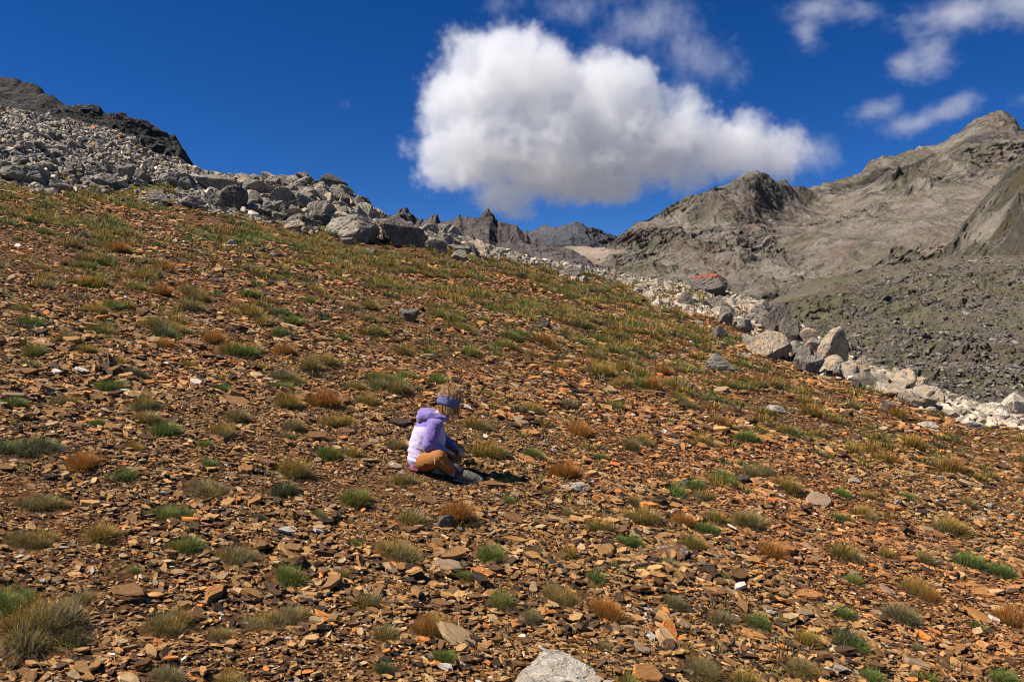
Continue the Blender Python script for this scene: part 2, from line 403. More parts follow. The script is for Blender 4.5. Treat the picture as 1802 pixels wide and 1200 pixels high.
m_big = mat_mountain('mountain_rock', (.25, .212, .166), (.125, .11, .093), (.105, .108, .05), .5, sc_=1., speck=(.44, .36, .29), bumpd=14, brown=(.24, .155, .11), gully=(.33, .285, .23))
mountain('mountain', [[(1040, 520, 520), (1240, 545, 430), (1400, 560, 400), (1802, 560, 420), (2500, 560, 420)],
                      [(1040, 475, 700), (1150, 490, 640), (1300, 500, 620), (1500, 470, 600), (1802, 420, 620), (2500, 380, 620)],
                      [(1040, 462, 820), (1073, 448, 820), (1120, 425, 860), (1200, 412, 900), (1290, 412, 860), (1375, 410, 930), (1450, 390, 1000), (1560, 365, 1000), (1680, 330, 960), (1802, 320, 960), (2500, 300, 960)],
                      [(1040, 450, 880), (1073, 437, 900), (1120, 405, 960), (1178, 385, 980), (1249, 362, 960), (1329, 330, 985), (1380, 352, 1070), (1430, 362, 1150), (1500, 350, 1220), (1560, 320, 1230), (1620, 300, 1250), (1700, 265, 1180), (1802, 255, 1180), (2500, 300, 1200)],
                      [(1040, 447, 900), (1073, 432, 930), (1085, 421, 950), (1120, 395, 1000), (1153, 390, 1020), (1178, 372, 1040), (1214, 357, 1060), (1249, 339, 1060), (1285, 323, 1060), (1311, 308, 1060), (1322, 304, 1060), (1333, 304, 1060), (1345, 317, 1080), (1365, 330, 1140), (1385, 331, 1190), (1396, 330, 1220), (1409, 338, 1250), (1427, 333, 1270), (1449, 323, 1290), (1481, 317, 1310), (1516, 306, 1330), (1525, 290, 1335), (1534, 281, 1340), (1561, 272, 1350), (1580, 270, 1350), (1619, 261, 1360), (1659, 253, 1370), (1690, 235, 1370), (1715, 210, 1370), (1745, 197, 1370), (1765, 195, 1370), (1785, 212, 1370), (1802, 235, 1370), (1900, 300, 1370), (2100, 290, 1370), (2500, 360, 1370)]],
         900, 520, m_big, 18, .0095, 61, jag=6, u0=1040, u1=2400, rib=(1, .55),
         crag=[(1330, 345, 34, 20, 13), (1245, 378, 45, 16, 9), (1590, 335, 45, 14, 22), (1420, 345, 60, 12, 10), (1205, 395, 30, 16, 4), (1650, 300, 40, 14, 12), (1345, 450, 30, 10, 4), (1390, 480, 28, 7, 5), (1310, 478, 40, 8, 5)])

m_spur = mat_mountain('spur_slope', (.19, .165, .13), (.075, .066, .05), None, .42, sc_=3, speck=(.24, .2, .165), bumpd=2.5, streak=(-1.25, .0, 1.), streakcol=(.075, .06, .026), sth=.53, gully=(.24, .205, .16))
mountain('valley_spur', [[(1600, 620, 300), (1802, 620, 260), (2500, 640, 200)],
                         [(1600, 490, 420), (1680, 470, 400), (1802, 440, 330), (2500, 400, 300)],
                         [(1600, 480, 520), (1660, 446, 500), (1680, 428, 480), (1700, 392, 470), (1735, 347, 460), (1770, 305, 450), (1802, 277, 440), (1900, 200, 420), (2500, -100, 400)]],
         420, 300, m_spur, 11, .03, 71, jag=1.5, u0=1600, u1=2400, rib=(1, .5), crag=[(1790, 400, 20, 18, 14)])

m_mor = mat_mountain('moraine_debris', (.13, .112, .086), (.085, .075, .06), (.125, .12, .045), .45, sc_=4.5, speck=(.26, .21, .155), bumpd=2.2, brown=(.15, .10, .065))
mountain('moraine_hill', [[(1250, 800, 70), (1450, 860, 62), (1802, 900, 60), (2500, 950, 60)],
                          [(1250, 640, 130), (1400, 680, 120), (1600, 720, 110), (1802, 735, 105), (2500, 760, 100)],
                          [(1250, 590, 200), (1400, 590, 190), (1550, 590, 180), (1802, 590, 170), (2500, 600, 170)],
                          [(1250, 560, 270), (1330, 545, 270), (1365, 527, 270), (1400, 511, 270), (1450, 492, 270), (1520, 480, 270), (1600, 463, 270), (1670, 455, 270), (1802, 450, 270), (2500, 430, 270)]],
         620, 420, m_mor, 3.6, .045, 81, jag=.5, u0=1250, u1=2300, rib=(1, .8))
# ------------------------------------------------------------------ rocks
_ico = {}
def ico(sub):
    if sub not in _ico:
        bm = bmesh.new(); bmesh.ops.create_icosphere(bm, subdivisions=sub, radius=1)
        v = np.array([x.co[:] for x in bm.verts]); f = np.array([[q.index for q in p.verts] for p in bm.faces]); bm.free()
        _ico[sub] = (v, f)
    return _ico[sub]

def hull_shape(seed, npts=16, scale=(1, .8, .65)):
    rng = np.random.default_rng(seed); p = rng.normal(size=(npts, 3)); p /= np.linalg.norm(p, axis=1)[:, None]; p *= rng.uniform(.75, 1.15, (npts, 1))
    bm = bmesh.new(); [bm.verts.new(x) for x in p * np.array(scale)]
    bmesh.ops.convex_hull(bm, input=bm.verts[:]); bm.verts.index_update(); bm.verts.ensure_lookup_table()
    v = np.array([x.co[:] for x in bm.verts]); f = np.array([[q.index for q in t.verts] for t in bm.faces]); bm.free()
    return v, f

def rock_shape(seed, sub=4, planes=13, scale=(1, .8, .6), noise=.05, rough=.03):
    rng = np.random.default_rng(seed); v, f = ico(sub)
    n = rng.normal(size=(planes, 3)); n /= np.linalg.norm(n, axis=1)[:, None]
    a = rng.uniform(.62, 1., planes)
    dp = v @ n.T
    r = np.where(dp > .05, a[None, :] / np.maximum(dp, .05), 9).min(1); r = np.minimum(r, 1.5)
    p = v * r[:, None]
    if noise:
        d = fbm(p[:, 0] * 1.7, p[:, 1] * 1.7, p[:, 2] * 1.7, 4, seed) * noise * 1.6 + fbm(p[:, 0] * 5, p[:, 1] * 5, p[:, 2] * 5, 4, seed + 9, .6, True) * rough
        # bedding cracks: thin grooves on parallel planes
        k = rng.normal(size=3); k /= np.linalg.norm(k)
        q = (p @ k) * 3.1 + fbm(p[:, 0] * 2, p[:, 1] * 2, p[:, 2] * 2, 3, seed + 4) * .8
        g = np.exp(-((q - np.round(q)) / .07) ** 2) * (noise * 1.5)
        p = p + v * (d - g)[:, None]
    return p * np.array(scale), f

def scatter_pts(n, rng, ymin, ymax, tmin=-.72, tmax=.74, dens=lambda X, Y: 1., power=1.5):
    """random points on the slope, denser towards the camera"""
    Y = (ymin ** power + rng.random(n) * (ymax ** power - ymin ** power)) ** (1 / power)
    t = rng.uniform(tmin, tmax, n); X = t * Y
    k = rng.random(n) < dens(X, Y)
    return X[k], Y[k]

def rotz(a):
    c, s = np.cos(a), np.sin(a); z = np.zeros_like(a); o = np.ones_like(a)
    return np.stack([np.stack([c, -s, z], -1), np.stack([s, c, z], -1), np.stack([z, z, o], -1)], -2)
def tilt(nrm):
    """rotation taking z to nrm"""
    n = nrm; x = np.cross(np.array([0, 1., 0]), n); x /= np.linalg.norm(x, axis=-1, keepdims=True); y = np.cross(n, x)
    return np.stack([x, y, n], -1)
def euler_small(rng, n, a):
    ax, ay = rng.normal(0, a, n), rng.normal(0, a, n)
    z = np.zeros(n); o = np.ones(n)
    Rx = np.stack([np.stack([o, z, z], -1), np.stack([z, np.cos(ax), -np.sin(ax)], -1), np.stack([z, np.sin(ax), np.cos(ax)], -1)], -2)
    Ry = np.stack([np.stack([np.cos(ay), z, np.sin(ay)], -1), np.stack([z, o, z], -1), np.stack([-np.sin(ay), z, np.cos(ay)], -1)], -2)
    return Rx @ Ry

# ---- wording of the places on the slope: rows by height in the view, columns by side
ROWS = [(0, 'at the foot of the outcrop'), (0, '')]
def place_words(u, v):
    if v < 520: r = 'high on the slope'
    elif v < 640: r = 'on the upper middle slope'
    elif v < 740: r = 'just uphill of the child'
    elif v < 860: r = "at the seated child's level"
    elif v < 950: r = 'just below the child'
    elif v < 1070: r = 'in the foreground'
    else: r = 'along the bottom edge'
    c = ['far left', 'left', 'left of centre', 'centre', 'right of centre', 'right', 'far right'][int(np.clip(np.searchsorted([200, 450, 700, 950, 1200, 1500], u), 0, 6))]
    return r, c
ORD = ['first', 'second', 'third', 'fourth', 'fifth', 'sixth', 'seventh', 'eighth', 'ninth', 'tenth', 'eleventh', 'twelfth', 'thirteenth', 'fourteenth', 'fifteenth', 'sixteenth', 'seventeenth', 'eighteenth', 'nineteenth', 'twentieth'] + ['%d%s' % (k, {1: 'st', 2: 'nd', 3: 'rd'}.get(k % 10 if k % 100 not in (11, 12, 13) else 0, 'th')) for k in range(21, 300)]
def label_all(items):
    """items: (obj, descr, where, u) -> a label that singles each out, counted from the left where needed"""
    cl = {}
    for it in items: cl.setdefault((it[1], it[2]), []).append(it)
    for (d, wh), L in cl.items():
        wh = wh.replace('in the left outcrop', 'left outcrop').replace('in the right outcrop', 'right outcrop').replace('on the ', '').replace('near the ', 'near ')
        L.sort(key=lambda q: q[3])
        for k, it in enumerate(L):
            if len(L) == 1: s = 'the only %s %s' % (d, wh)
            elif k == 0: s = 'leftmost %s %s' % (d, wh)
            elif k == len(L) - 1: s = 'rightmost %s %s' % (d, wh)
            else: s = '%s from left, %s %s' % (ORD[k], d, wh)
            it[0]['label'] = s

# ---- loose shale: the big slabs one by one, the rest as scree
SHALE_COLS = np.array([(.03, .018, .010), (.07, .036, .015), (.14, .070, .025), (.23, .117, .040), (.31, .158, .050), (.37, .205, .074), (.34, .22, .105), (.19, .125, .065), (.44, .15, .032), (.42, .37, .30)])
SHALE_P = np.array([.07, .13, .19, .20, .15, .10, .08, .03, .03, .010]); SHALE_P = SHALE_P / SHALE_P.sum()
def chips_mesh(name, X, Y, L, rng, mat, lift=.3, tiltamt=.24, cols=None):
    n = len(X); K = 6
    Z = height(X, Y); N = normals(X, Y)
    asp = rng.uniform(.30, .75, n); th = L * rng.uniform(.035, .13, n)
    ang = (np.arange(K) / K * 2 * np.pi)[None, :] + rng.uniform(-.3, .3, (n, K))
    rad = rng.uniform(.72, 1.12, (n, K)) * .5
    px = np.cos(ang) * rad * L[:, None]; py = np.sin(ang) * rad * (L * asp)[:, None]
    top = np.stack([px, py, np.repeat(th[:, None], K, 1) * rng.uniform(.75, 1.25, (n, K))], -1)
    bot = np.stack([px * rng.uniform(.85, 1.2, (n, K)), py * rng.uniform(.85, 1.2, (n, K)), -np.repeat(th[:, None], K, 1) * .6], -1)
    P = np.concatenate([top, bot], 1)
    M = tilt(N) @ euler_small(rng, n, tiltamt) @ rotz(rng.normal(-.1, .75, n))
    P = np.einsum('nij,nkj->nki', M, P) + np.stack([X, Y, Z], -1)[:, None, :] + (N * (th * lift + rng.uniform(0, .28, n) * L)[:, None])[:, None, :]
    base = np.arange(n)[:, None] * 2 * K
    ftop = base + np.arange(K)[None, :]
    j = np.arange(K); j2 = (j + 1) % K
    side = np.stack([j + K, j2 + K, j2, j], -1)  # K,4
    fs = (base[:, :, None] + side[None]).reshape(-1, 4)
    if cols is None:
        ci = rng.choice(len(SHALE_COLS), n, p=SHALE_P); c = SHALE_COLS[ci] * rng.uniform(.75, 1.25, (n, 1))
        rp = sstep(.12, .5, vnoise(X * .45, Y * .45, 0, 123) + .4 * vnoise(X * 2, Y * 2, 0, 124))[:, None]; c = c * (1 + rp * np.array([.12, -.03, -.08]))
    else: c = cols
    c = np.repeat(c[:, None, :], 2 * K, 1).reshape(-1, 3)
    return mk_mesh(name, P.reshape(-1, 3), [ftop, fs], {'col': c}, [mat])

m_shale = mat_attr('rusty_shale', 45, .38, .8)
def scree_density(X, Y):
    g = grey_zone(X, Y)
    return (1 - g * .85)
def build_scree():
    rng = np.random.default_rng(4)
    parts = []
    def zone(n, y0, y1, l0, l1, power=2.):
        X, Y = scatter_pts(n, rng, y0, y1, dens=scree_density, power=power)
        L = np.exp(rng.normal(0, .42, len(X))) * (l0 + (l1 - l0) * (Y - y0) / (y1 - y0))
        parts.append((X, Y, L))
    zone(80000, 2.1, 6.5, .012, .019, 1.4)
    zone(105000, 2.1, 9, .024, .040, 1.5)
    zone(90000, 9, 24, .043, .09, 1.5)
    zone(26000, 24, 52, .12, .18, 1.6)
    X, Y, L = [np.concatenate(q) for q in zip(*parts)]
    L = L * (1 + .38 * vnoise(X * 1.1, Y * 1.1, 0, 133) + .3 * vnoise(X * 4, Y * 4, 0, 134)); L = np.minimum(L, .16 + Y * .004)
    k = tuft_free(X, Y, .85); bp = ray_ground(747, 829); k &= ~((X > bp.x - .16) & (X < bp.x + .42) & (abs(Y - bp.y) < .26) & (L > .022)); X, Y, L = X[k], Y[k], L[k]
    me = chips_mesh('shale_scree', X, Y, L, rng, m_shale)
    tag(add_obj('shale_scree', me), 'loose rusty brown shale chips covering the whole slope', 'scree', kind='stuff')

def build_slabs():
    rng = np.random.default_rng(9); n = 700
    X, Y = scatter_pts(n, rng, 2.9, 15, tmin=-.66, tmax=.66, dens=scree_density, power=1.3)
    L = np.exp(rng.normal(0, .3, len(X))) * (.082 + .007 * Y)
    Z = height(X, Y); N = normals(X, Y); u, v = uv_of(np.stack([X, Y, Z], -1))
    ok = tuft_free(X, Y, 1.25) & (u > 8) & (u < 1794) & (v < 1192) & (v > 300) & ~((abs(u - 785) < 75) & (v > 690) & (v < 870)); idx = np.where(ok)[0]
    idx = idx[np.argsort(-(L / Y)[idx])][:300]
    extra = [(1075, 870, .30, 3, .45), (1195, 970, .26, 8, 0), (1013, 1020, .0, 0, 0)]
    cols = {'dark brown': (.07, .042, .024), 'rusty brown': (.19, .090, .030), 'orange': (.36, .16, .045), 'tan': (.33, .215, .105), 'pale brown': (.25, .165, .095), 'bright orange': (.48, .17, .045)}
    cn = list(cols); pr = [.2, .28, .22, .16, .1, .04]
    protos = {}
    for ck in cn:
        for s in range(4):
            K = 9; a = np.arange(K) / K * 2 * np.pi + rng.uniform(-.25, .25, K); r = rng.uniform(.36, .56, K)
            asp = rng.uniform(.4, .8); th = rng.uniform(.05, .11)
            rings = []
            for (zz, k) in ((th, .93), (th * .72, 1.02), (th * .55, .97), (th * .1, 1.06), (-th * .6, 1.0)):   # split laminae at the rim
                rings.append(np.stack([np.cos(a) * r * k * rng.uniform(.95, 1.05, K), np.sin(a) * r * asp * k * rng.uniform(.95, 1.05, K), zz + rng.uniform(-.008, .008, K)], -1))
            P = np.concatenate(rings); j = np.arange(K); j2 = (j + 1) % K
            fs = np.concatenate([np.stack([j + K * (q + 1), j2 + K * (q + 1), j2 + K * q, j + K * q], -1) for q in range(4)])
            c = np.array(cols[ck]) * rng.uniform(.85, 1.15); c = np.repeat(c[None], len(P), 0) * rng.uniform(.8, 1.2, (len(P), 1))
            protos[ck, s] = mk_mesh('shale_slab', P, [j[None, :], fs], {'col': c}, [m_slab])
    items = []
    for i in idx:
        ck = cn[rng.choice(len(cn), p=pr)]; o = add_obj('shale_slab', protos[ck, int(rng.integers(4))])
        M = Matrix(tilt(N[i:i + 1])[0].tolist()) @ Matrix(euler_small(rng, 1, .10)[0].tolist()) @ Matrix.Rotation(float(rng.normal(-.1, .8)), 3, 'Z')
        o.matrix_world = Matrix.Translation((X[i], Y[i], Z[i] + .012)) @ M.to_4x4() @ Matrix.Diagonal((L[i], L[i], L[i] * rng.uniform(.8, 1.5), 1))
        px = L[i] / Y[i] * F
        size = 'large' if px > 42 else ('medium' if px > 28 else 'small')
        r, c = place_words(u[i], v[i]); tag(o, None, 'stone slab', 'loose shale slabs on the slope')
        items.append((o, '%s %s shale slab' % (size, ck), '%s, %s' % (r, c), u[i]))
    label_all(items)
q = NT('shale_slab_rock'); _a = q.n('ShaderNodeAttribute', attribute_name='col').outputs['Color']; _tc = q.n('ShaderNodeTexCoord').outputs['Object']
_mp = q.n('ShaderNodeMapping', {'Vector': _tc, 'Scale': (1.5, 6, 14)}).outputs[0]
_n = q.noise(_mp, 2.2, 7, .7); _n2 = q.noise(_tc, 5, 6, .7)
_c = q.mix(1., _a, q.ramp(_n, [(.25, .55), (.75, 1.45)]), 'MULTIPLY'); _c = q.mix(q.ramp(_n2, [(.6, 0.), (.75, .5)]), _c, (.45, .38, .3))
m_slab = q.fin(_c, .8, q.bump(_n, .7, .03))

# ---- limestone boulders
m_lime = mat_limestone('grey_limestone'); m_limew = mat_limestone('warm_limestone', 1.35, .9); m_limel = mat_limestone('pale_limestone', 2.5, .1, 1.3); m_limed = mat_limestone('dark_limestone', .62, .2)
ROCKV = [rock_shape(100 + k, 5, 8 + k % 5, (1, [.75, .9, .65][k % 3], [.62, .75, .5, .85][k % 4]), .06, .028) for k in range(10)]
ROCKM = {}
def rock_mesh(k, mat):
    if (k, mat.name) not in ROCKM:
        p, f = ROCKV[k]; ROCKM[k, mat.name] = mk_mesh('boulder', p, f, None, [mat], False)
    return ROCKM[k, mat.name]
# (u, v of the base, width px, height ratio, shape, material, label, extra turn, tilt)
BOULD = [
 (984, 1244, 182, .33, 1, 'p', 'large pale white boulder cut off by the bottom edge of the photo', .2, 0),
 (1072, 1250, 112, .20, 3, 'p', 'low white rock joined to the right of the bottom boulder', .4, .1),
 (699, 437, 84, .75, 0, 'd', 'big cracked grey boulder at the right end of the upper outcrop', .3, 0),
 (630, 424, 92, .62, 4, 'g', 'broad grey boulder with dark hollow under it, left of the cracked one', .1, 0),
 (608, 432, 24, .7, 5, 'g', 'small squat grey rock just below the broad outcrop boulder', .7, 0),
 (770, 446, 40, .7, 6, 'g', 'rounded grey boulder right of the big cracked boulder', 1.2, 0),
 (810, 460, 30, .7, 2, 'g', 'grey rock resting on rusty scree at the right foot of the outcrop', 0, 0),
 (757, 425, 34, .8, 7, 'g', 'upright pale rock behind the cracked boulder', .5, 0),
 (410, 370, 50, .8, 7, 'd', 'shaded brown grey block in the middle of the left outcrop', .2, 0),
 (372, 368, 44, .7, 8, 'g', 'slanting grey block left of the shaded brown one', 2., 0),
 (333, 365, 44, .5, 9, 'g', 'wedge shaped grey rock at the edge of the green turf patch', .3, 0),
 (272, 360, 40, .72, 1, 'g', 'furrowed whitish grey rock below the green turf patch', .9, 0),
 (180, 330, 44, .6, 2, 'g', 'dark hollowed grey boulder above the scree on the left', 1.7, 0),
 (215, 318, 34, .8, 5, 'g', 'upright grey block in the left boulder cluster', .3, 0),
 (245, 316, 28, .8, 8, 'g', 'pointed grey block right in the left boulder cluster', 1., 0),
 (40, 322, 88, .36, 3, 'g', 'long low rounded grey slab at the left edge of the photo', .1, 0),
 (5, 304, 28, .8, 9, 'g', 'rounded grey rock touching the left edge of the photo', .1, 0),
 (90, 334, 34, .6, 4, 'g', 'tilted grey rock at the scree edge on the left', .3, 0),
 (112, 341, 38, .5, 6, 'g', 'pale pointed slab lying at the scree edge on the left', .8, 0),
 (310, 330, 70, .38, 3, 'g', 'flat layered grey outcrop behind the green turf patch', .0, 0),
 (370, 332, 80, .38, 0, 'g', 'flat grey outcrop ledge left of the orange grass on the crest', .0, 0),
 (530, 335, 60, .6, 8, 'g', 'grey outcrop block under the crest tufts', .6, 0),
 (580, 345, 56, .8, 0, 'd', 'highest dark knob of the upper outcrop on the skyline', 1., 0),
 (655, 371, 20, .5, 2, 'g', 'small rock jutting into the sky right of the outcrop top', 0, -.3),
 (718, 566, 36, .7, 5, 'g', 'grey angular rock on the rusty slope above the child', .2, 0),
 (960, 581, 24, .9, 8, 'd', 'dark grey upright rock on the slope right of the angular rock', .4, 0),
 (945, 580, 22, .4, 6, 'g', 'flat pale stone touching the dark upright rock', .3, 0),
 (980, 585, 26, .4, 2, 'g', 'low grey stone right of the dark upright rock', 0, 0),
 (1265, 654, 42, .72, 1, 'g', 'furrowed grey boulder alone on the slope below the right outcrop', .4, 0),
 (1020, 866, 52, .25, 3, 'p', 'long flat white stone on the scree right of the child', .12, 0),
 (786, 934, 30, .8, 7, 'g', 'grey pebble rock lying right of the large tuft below the child', .4, 0),
 (809, 936, 11, .7, 2, 'p', 'tiny white stone touching the grey pebble rock', .4, 0),
 (1207, 855, 26, .5, 8, 'g', 'small grey stone on the scree right of the child', .4, 0),
 (1186, 780, 28, .3, 6, 'p', 'flat white stone uphill of the small grey stone', .1, 0),
 (1365, 727, 42, .3, 9, 'p', 'flat whitish stone on the right of the slope', .1, 0),
 (1305, 852, 32, .5, 5, 'd', 'dark grey stone right of the small grey stone', .4, 0),
 (1372, 888, 20, .4, 4, 'p', 'small white flat stone lower right on the scree', .1, 0),
 (1584, 890, 17, .6, 7, 'p', 'small white block on the right scree', .1, 0),
 (1660, 847, 16, .6, 6, 'p', 'small white stone near the right edge', .3, 0),
 (1745, 895, 16, .5, 3, 'p', 'small white flat stone at the far right', .3, 0),
 (1507, 852, 22, .45, 2, 'p', 'whitish flat stone right of the dark grey stone', .3, 0),
 (1478, 1185, 46, .25, 8, 'p', 'long white streaked stone at the bottom right', -.7, 0),
 (1535, 1132, 20, .3, 4, 'p', 'narrow white stone beside dark grass lower right', -.5, 0),
 (1196, 985, 62, .42, 4, 'o', 'orange brown rock with white patches in the foreground', -.3, 0),
 (1145, 908, 30, .25, 5, 'p', 'narrow white stone on the scree below the long flat one', -.2, 0),
 (1262, 514, 62, .58, 4, 'r', 'dark red topped boulder on the crest at right of centre', .1, 0),
 (1236, 507, 26, .7, 5, 'g', 'grey rock leaning on the left of the red topped boulder', .1, 0),
 (1262, 548, 44, .55, 8, 'g', 'sloping grey rock below the red topped boulder', .4, -.4),
 (1284, 556, 36, .32, 3, 'g', 'flat grey capstone over the triangular rock', .1, 0),
 (1282, 573, 27, .72, 7, 'g', 'triangular grey rock casting a dark shadow on the right outcrop', .3, 0),
 (1312, 584, 32, .7, 9, 'g', 'pale block right of the triangular rock', .3, 0),
 (1345, 580, 50, 1.05, 1, 'g', 'tall striped slab face on the right outcrop', .3, -.3),
 (1372, 590, 46, 1.3, 8, 'd', 'steep dark blade of rock dropping to the valley', .7, -.5),
 (1396, 600, 38, 1.1, 4, 'd', 'lower dark blade of rock at the outcrop edge', .9, -.5),
 (1367, 612, 50, .42, 2, 'g', 'long flat grey rock below the dark blades', .2, -.2),
 (1428, 604, 28, .9, 6, 'w', 'rounded tan boulder standing above the valley', .3, 0),
 (1436, 622, 38, .7, 0, 'w', 'tan block between the rounded and the large tan boulders', .3, 0),
 (1478, 646, 58, 1.0, 7, 'w', 'largest tan boulder of the right outcrop', .9, 0),
 (1428, 660, 50, .7, 5, 'g', 'pitted grey boulder in front of the largest tan one', .3, 0),
 (1514, 664, 56, .55, 8, 'w', 'leaning pale slab right of the largest tan boulder', .1, -.35),
 (1554, 680, 40, .62, 1, 'w', 'tan slab with dark cleft on its left side', .5, -.3),
 (1520, 636, 20, .6, 2, 'w', 'pale rounded rock on the skyline behind the leaning slab', .3, 0),
 (1582, 662, 28, .7, 9, 'w', 'grey tan rock on the skyline above the tan slab', .3, 0),
 (1628, 684, 40, .45, 3, 'w', 'low hump shaped tan rock on the right skyline', .1, 0),
 (1610, 705, 34, .5, 6, 'w', 'pale rock in front of the hump shaped rock', .6, 0),
 (1570, 724, 36, .5, 5, 'g', 'pale grey rock at the scree edge on the right', .3, -.3),
 (1645, 716, 26, .9, 7, 'd', 'dark pointed rock near the right skyline', .3, 0),
 (1760, 738, 50, .62, 4, 'p', 'white boulder second from the right edge', .3, 0),
 (1797, 738, 52, .85, 0, 'p', 'white boulder cut by the right edge of the photo', .3, 0),
 (1640, 758, 34, .4, 2, 'p', 'flat white rock in the grass below the right crest', .1, 0),
 (1718, 756, 30, .45, 6, 'p', 'low white rock in grass near the right edge', .1, 0),
 (1510, 684, 18, 1., 8, 'd', 'small dark upright stone in the pale rubble', .1, 0),
 (408, 434, 16, .7, 7, 'p', 'small whitish rock on the upper left scree', .3, 0),
 (397, 437, 20, .4, 5, 'p', 'flat white stone left of the small whitish rock', .3, 0),
 (655, 449, 26, .6, 8, 'g', 'pale split rock on scree below the broad boulder', .3, 0),
]
q = NT('red_topped_rock'); _g = q.n('ShaderNodeTexCoord').outputs['Object']
_z = q.n('ShaderNodeSeparateXYZ', {0: _g}).outputs[2]; _n = q.noise(_g, 2, 7, .65); _n2 = q.noise(_g, 12, 6, .7)
_c = q.ramp(_n2, [(.3, (.05, .042, .036)), (.6, (.15, .125, .105))]); _c = q.mix(q.ramp(q.math('ADD', _z, _n), [(.75, 0.), (.95, .8)]), _c, (.3, .09, .045))
m_red = q.fin(_c, .9, q.bump(_n2, .9, .06))
q = NT('orange_white_rock'); _g = q.n('ShaderNodeTexCoord').outputs['Object']; _n = q.noise(_g, 2.2, 7, .65); _n2 = q.noise(_g, 12, 6, .7)
_c = q.ramp(_n2, [(.3, (.12, .055, .022)), (.6, (.36, .17, .065))]); _c = q.mix(q.ramp(_n, [(.52, 0.), (.6, .9)]), _c, (.62, .55, .46))
m_ow = q.fin(_c, .9, q.bump(_n2, .9, .06))
BM = {'g': m_lime, 'w': m_limew, 'p': m_limel, 'd': m_limed, 'r': m_red, 'o': m_ow}
KEEP = []     # keep-out discs (x, y, r)
def build_boulders():
    rng = np.random.default_rng(21)
    for (u, v, wpx, hr, k, mk, lab, rz, tl) in BOULD:
        p = ray_ground(u, v); 
        if v > 1200:   # foot lies below the picture
            pass
        wpx = wpx * (1.1 if u > 1200 and v < 760 else 1.)
        W = wpx / F * p.y; o = add_obj('boulder', rock_mesh(k, BM[mk]))
        sv = ROCKV[k][0]; ext = np.ptp(sv, axis=0)
        sx = W / ext[0]; sz = W * hr / ext[2] * 1.25
        o.scale = (sx, sx, sz); o.rotation_euler = (0, tl * -1, rz * .3)
        o.location = (p.x, p.y + W * .25, p.z + W * hr * .36)
        tag(o, lab, 'rock', 'limestone rocks'); KEEP.append((p.x, p.y + W * .25, W * .5))
    # the rest of the outcrops: random rocks, the largest ones individually
    n = 36000
    def dens(X, Y):
        t = X / Y; ye, se, ys, ss = prof(t); r = Y / ye
        left = np.where(t < -.03, 1., 0)
        bandL = grey_zone(X, Y) * (Y < ys + 1.5)
        u, v = uv_of(np.stack([X, Y, height(X, Y)], -1)); lb = np.interp(u, [1040, 1100, 1200, 1300, 1400, 1500, 1600, 1700, 1802], [488, 508, 572, 640, 695, 722, 752, 775, 800])
        sk = np.interp(u, SKYL[:, 0], SKYL[:, 1]); hh = (lb - v) / np.maximum(lb - sk, 1) + .5 * vnoise(X * .5, Y * .35, 0, 55) + .35 * vnoise(X * 1.7, Y * 1.2, 0, 56)
        bandR = sstep(.1, .8, hh) * (Y < ys + .8) * (u > 1050)
        mid = sstep(.9, 1.05, Y / ys) * (Y < ys + 1)
        return np.clip(np.maximum(bandL, np.maximum(bandR * .9, mid * .5)), 0, 1)
    X, Y = scatter_pts(n * 3, rng, 12, 64, tmax=.08, dens=dens, power=2.); Xr, Yr = scatter_pts(90000, rng, 13, 56, tmin=.08, tmax=.72, dens=dens, power=1.6); X, Y = np.append(X, Xr), np.append(Y, Yr)
    t = X / Y; ye, se, ys, ss = prof(t)
    S = np.exp(rng.normal(-2.1, .6, len(X))) * np.where(t > .12, .85, 1.)
    nearEdge = np.exp(-((Y - ye * 1.25) / (ye * .25)) ** 2) * (t < -.05)
    S = S * (1 + 1.2 * nearEdge * (t > -.4)); S = np.where(t > .08, S * (.88 + .35 * (t > .25) * (t < .6) * (vnoise(X * .6, Y * .4, 0, 91) > 0)), S); S = np.minimum(S, np.where(Y > ys - 5, .4, 1.) * np.where(t > .15, .6, np.where(t < -.33, .42, 1)))
    u, v = uv_of(np.stack([X, Y, height(X, Y)], -1))
    turf = np.zeros(len(X))
    for (pu, pv, ru, rv) in [(270, 330, 60, 9), (60, 306, 60, 6), (205, 345, 50, 7), (470, 340, 30, 6)]:
        turf = np.maximum(turf, np.exp(-((u - pu) / ru) ** 2 - ((v - pv) / rv) ** 2))
    ok = (turf < .5) | (rng.random(len(X)) < .15)
    # scattered white stones lying on the scree itself
    Xs, Ys = scatter_pts(1500, rng, 4, 45, dens=lambda X, Y: (1 - grey_zone(X, Y)) * (.2 + .6 * sstep(.0, .45, X / Y)), power=1.7)
    Ss = np.exp(rng.normal(-3.1, .45, len(Xs))) * (.5 + Ys / 22)
    X, Y, S = np.concatenate([X[ok], Xs]), np.concatenate([Y[ok], Ys]), np.concatenate([S[ok], Ss])
    loose = np.concatenate([np.zeros(ok.sum(), bool), np.ones(len(Xs), bool)])
    Z = height(X, Y); N = normals(X, Y); u, v = uv_of(np.stack([X, Y, Z], -1)); t = X / Y
    px = S / Y; inframe = (u > 4) & (u < 1798) & (v < 1196)
    order = np.argsort(-px * inframe); 
    nind = 300 - len(BOULD); ind = set(order[:nind].tolist()); items = []
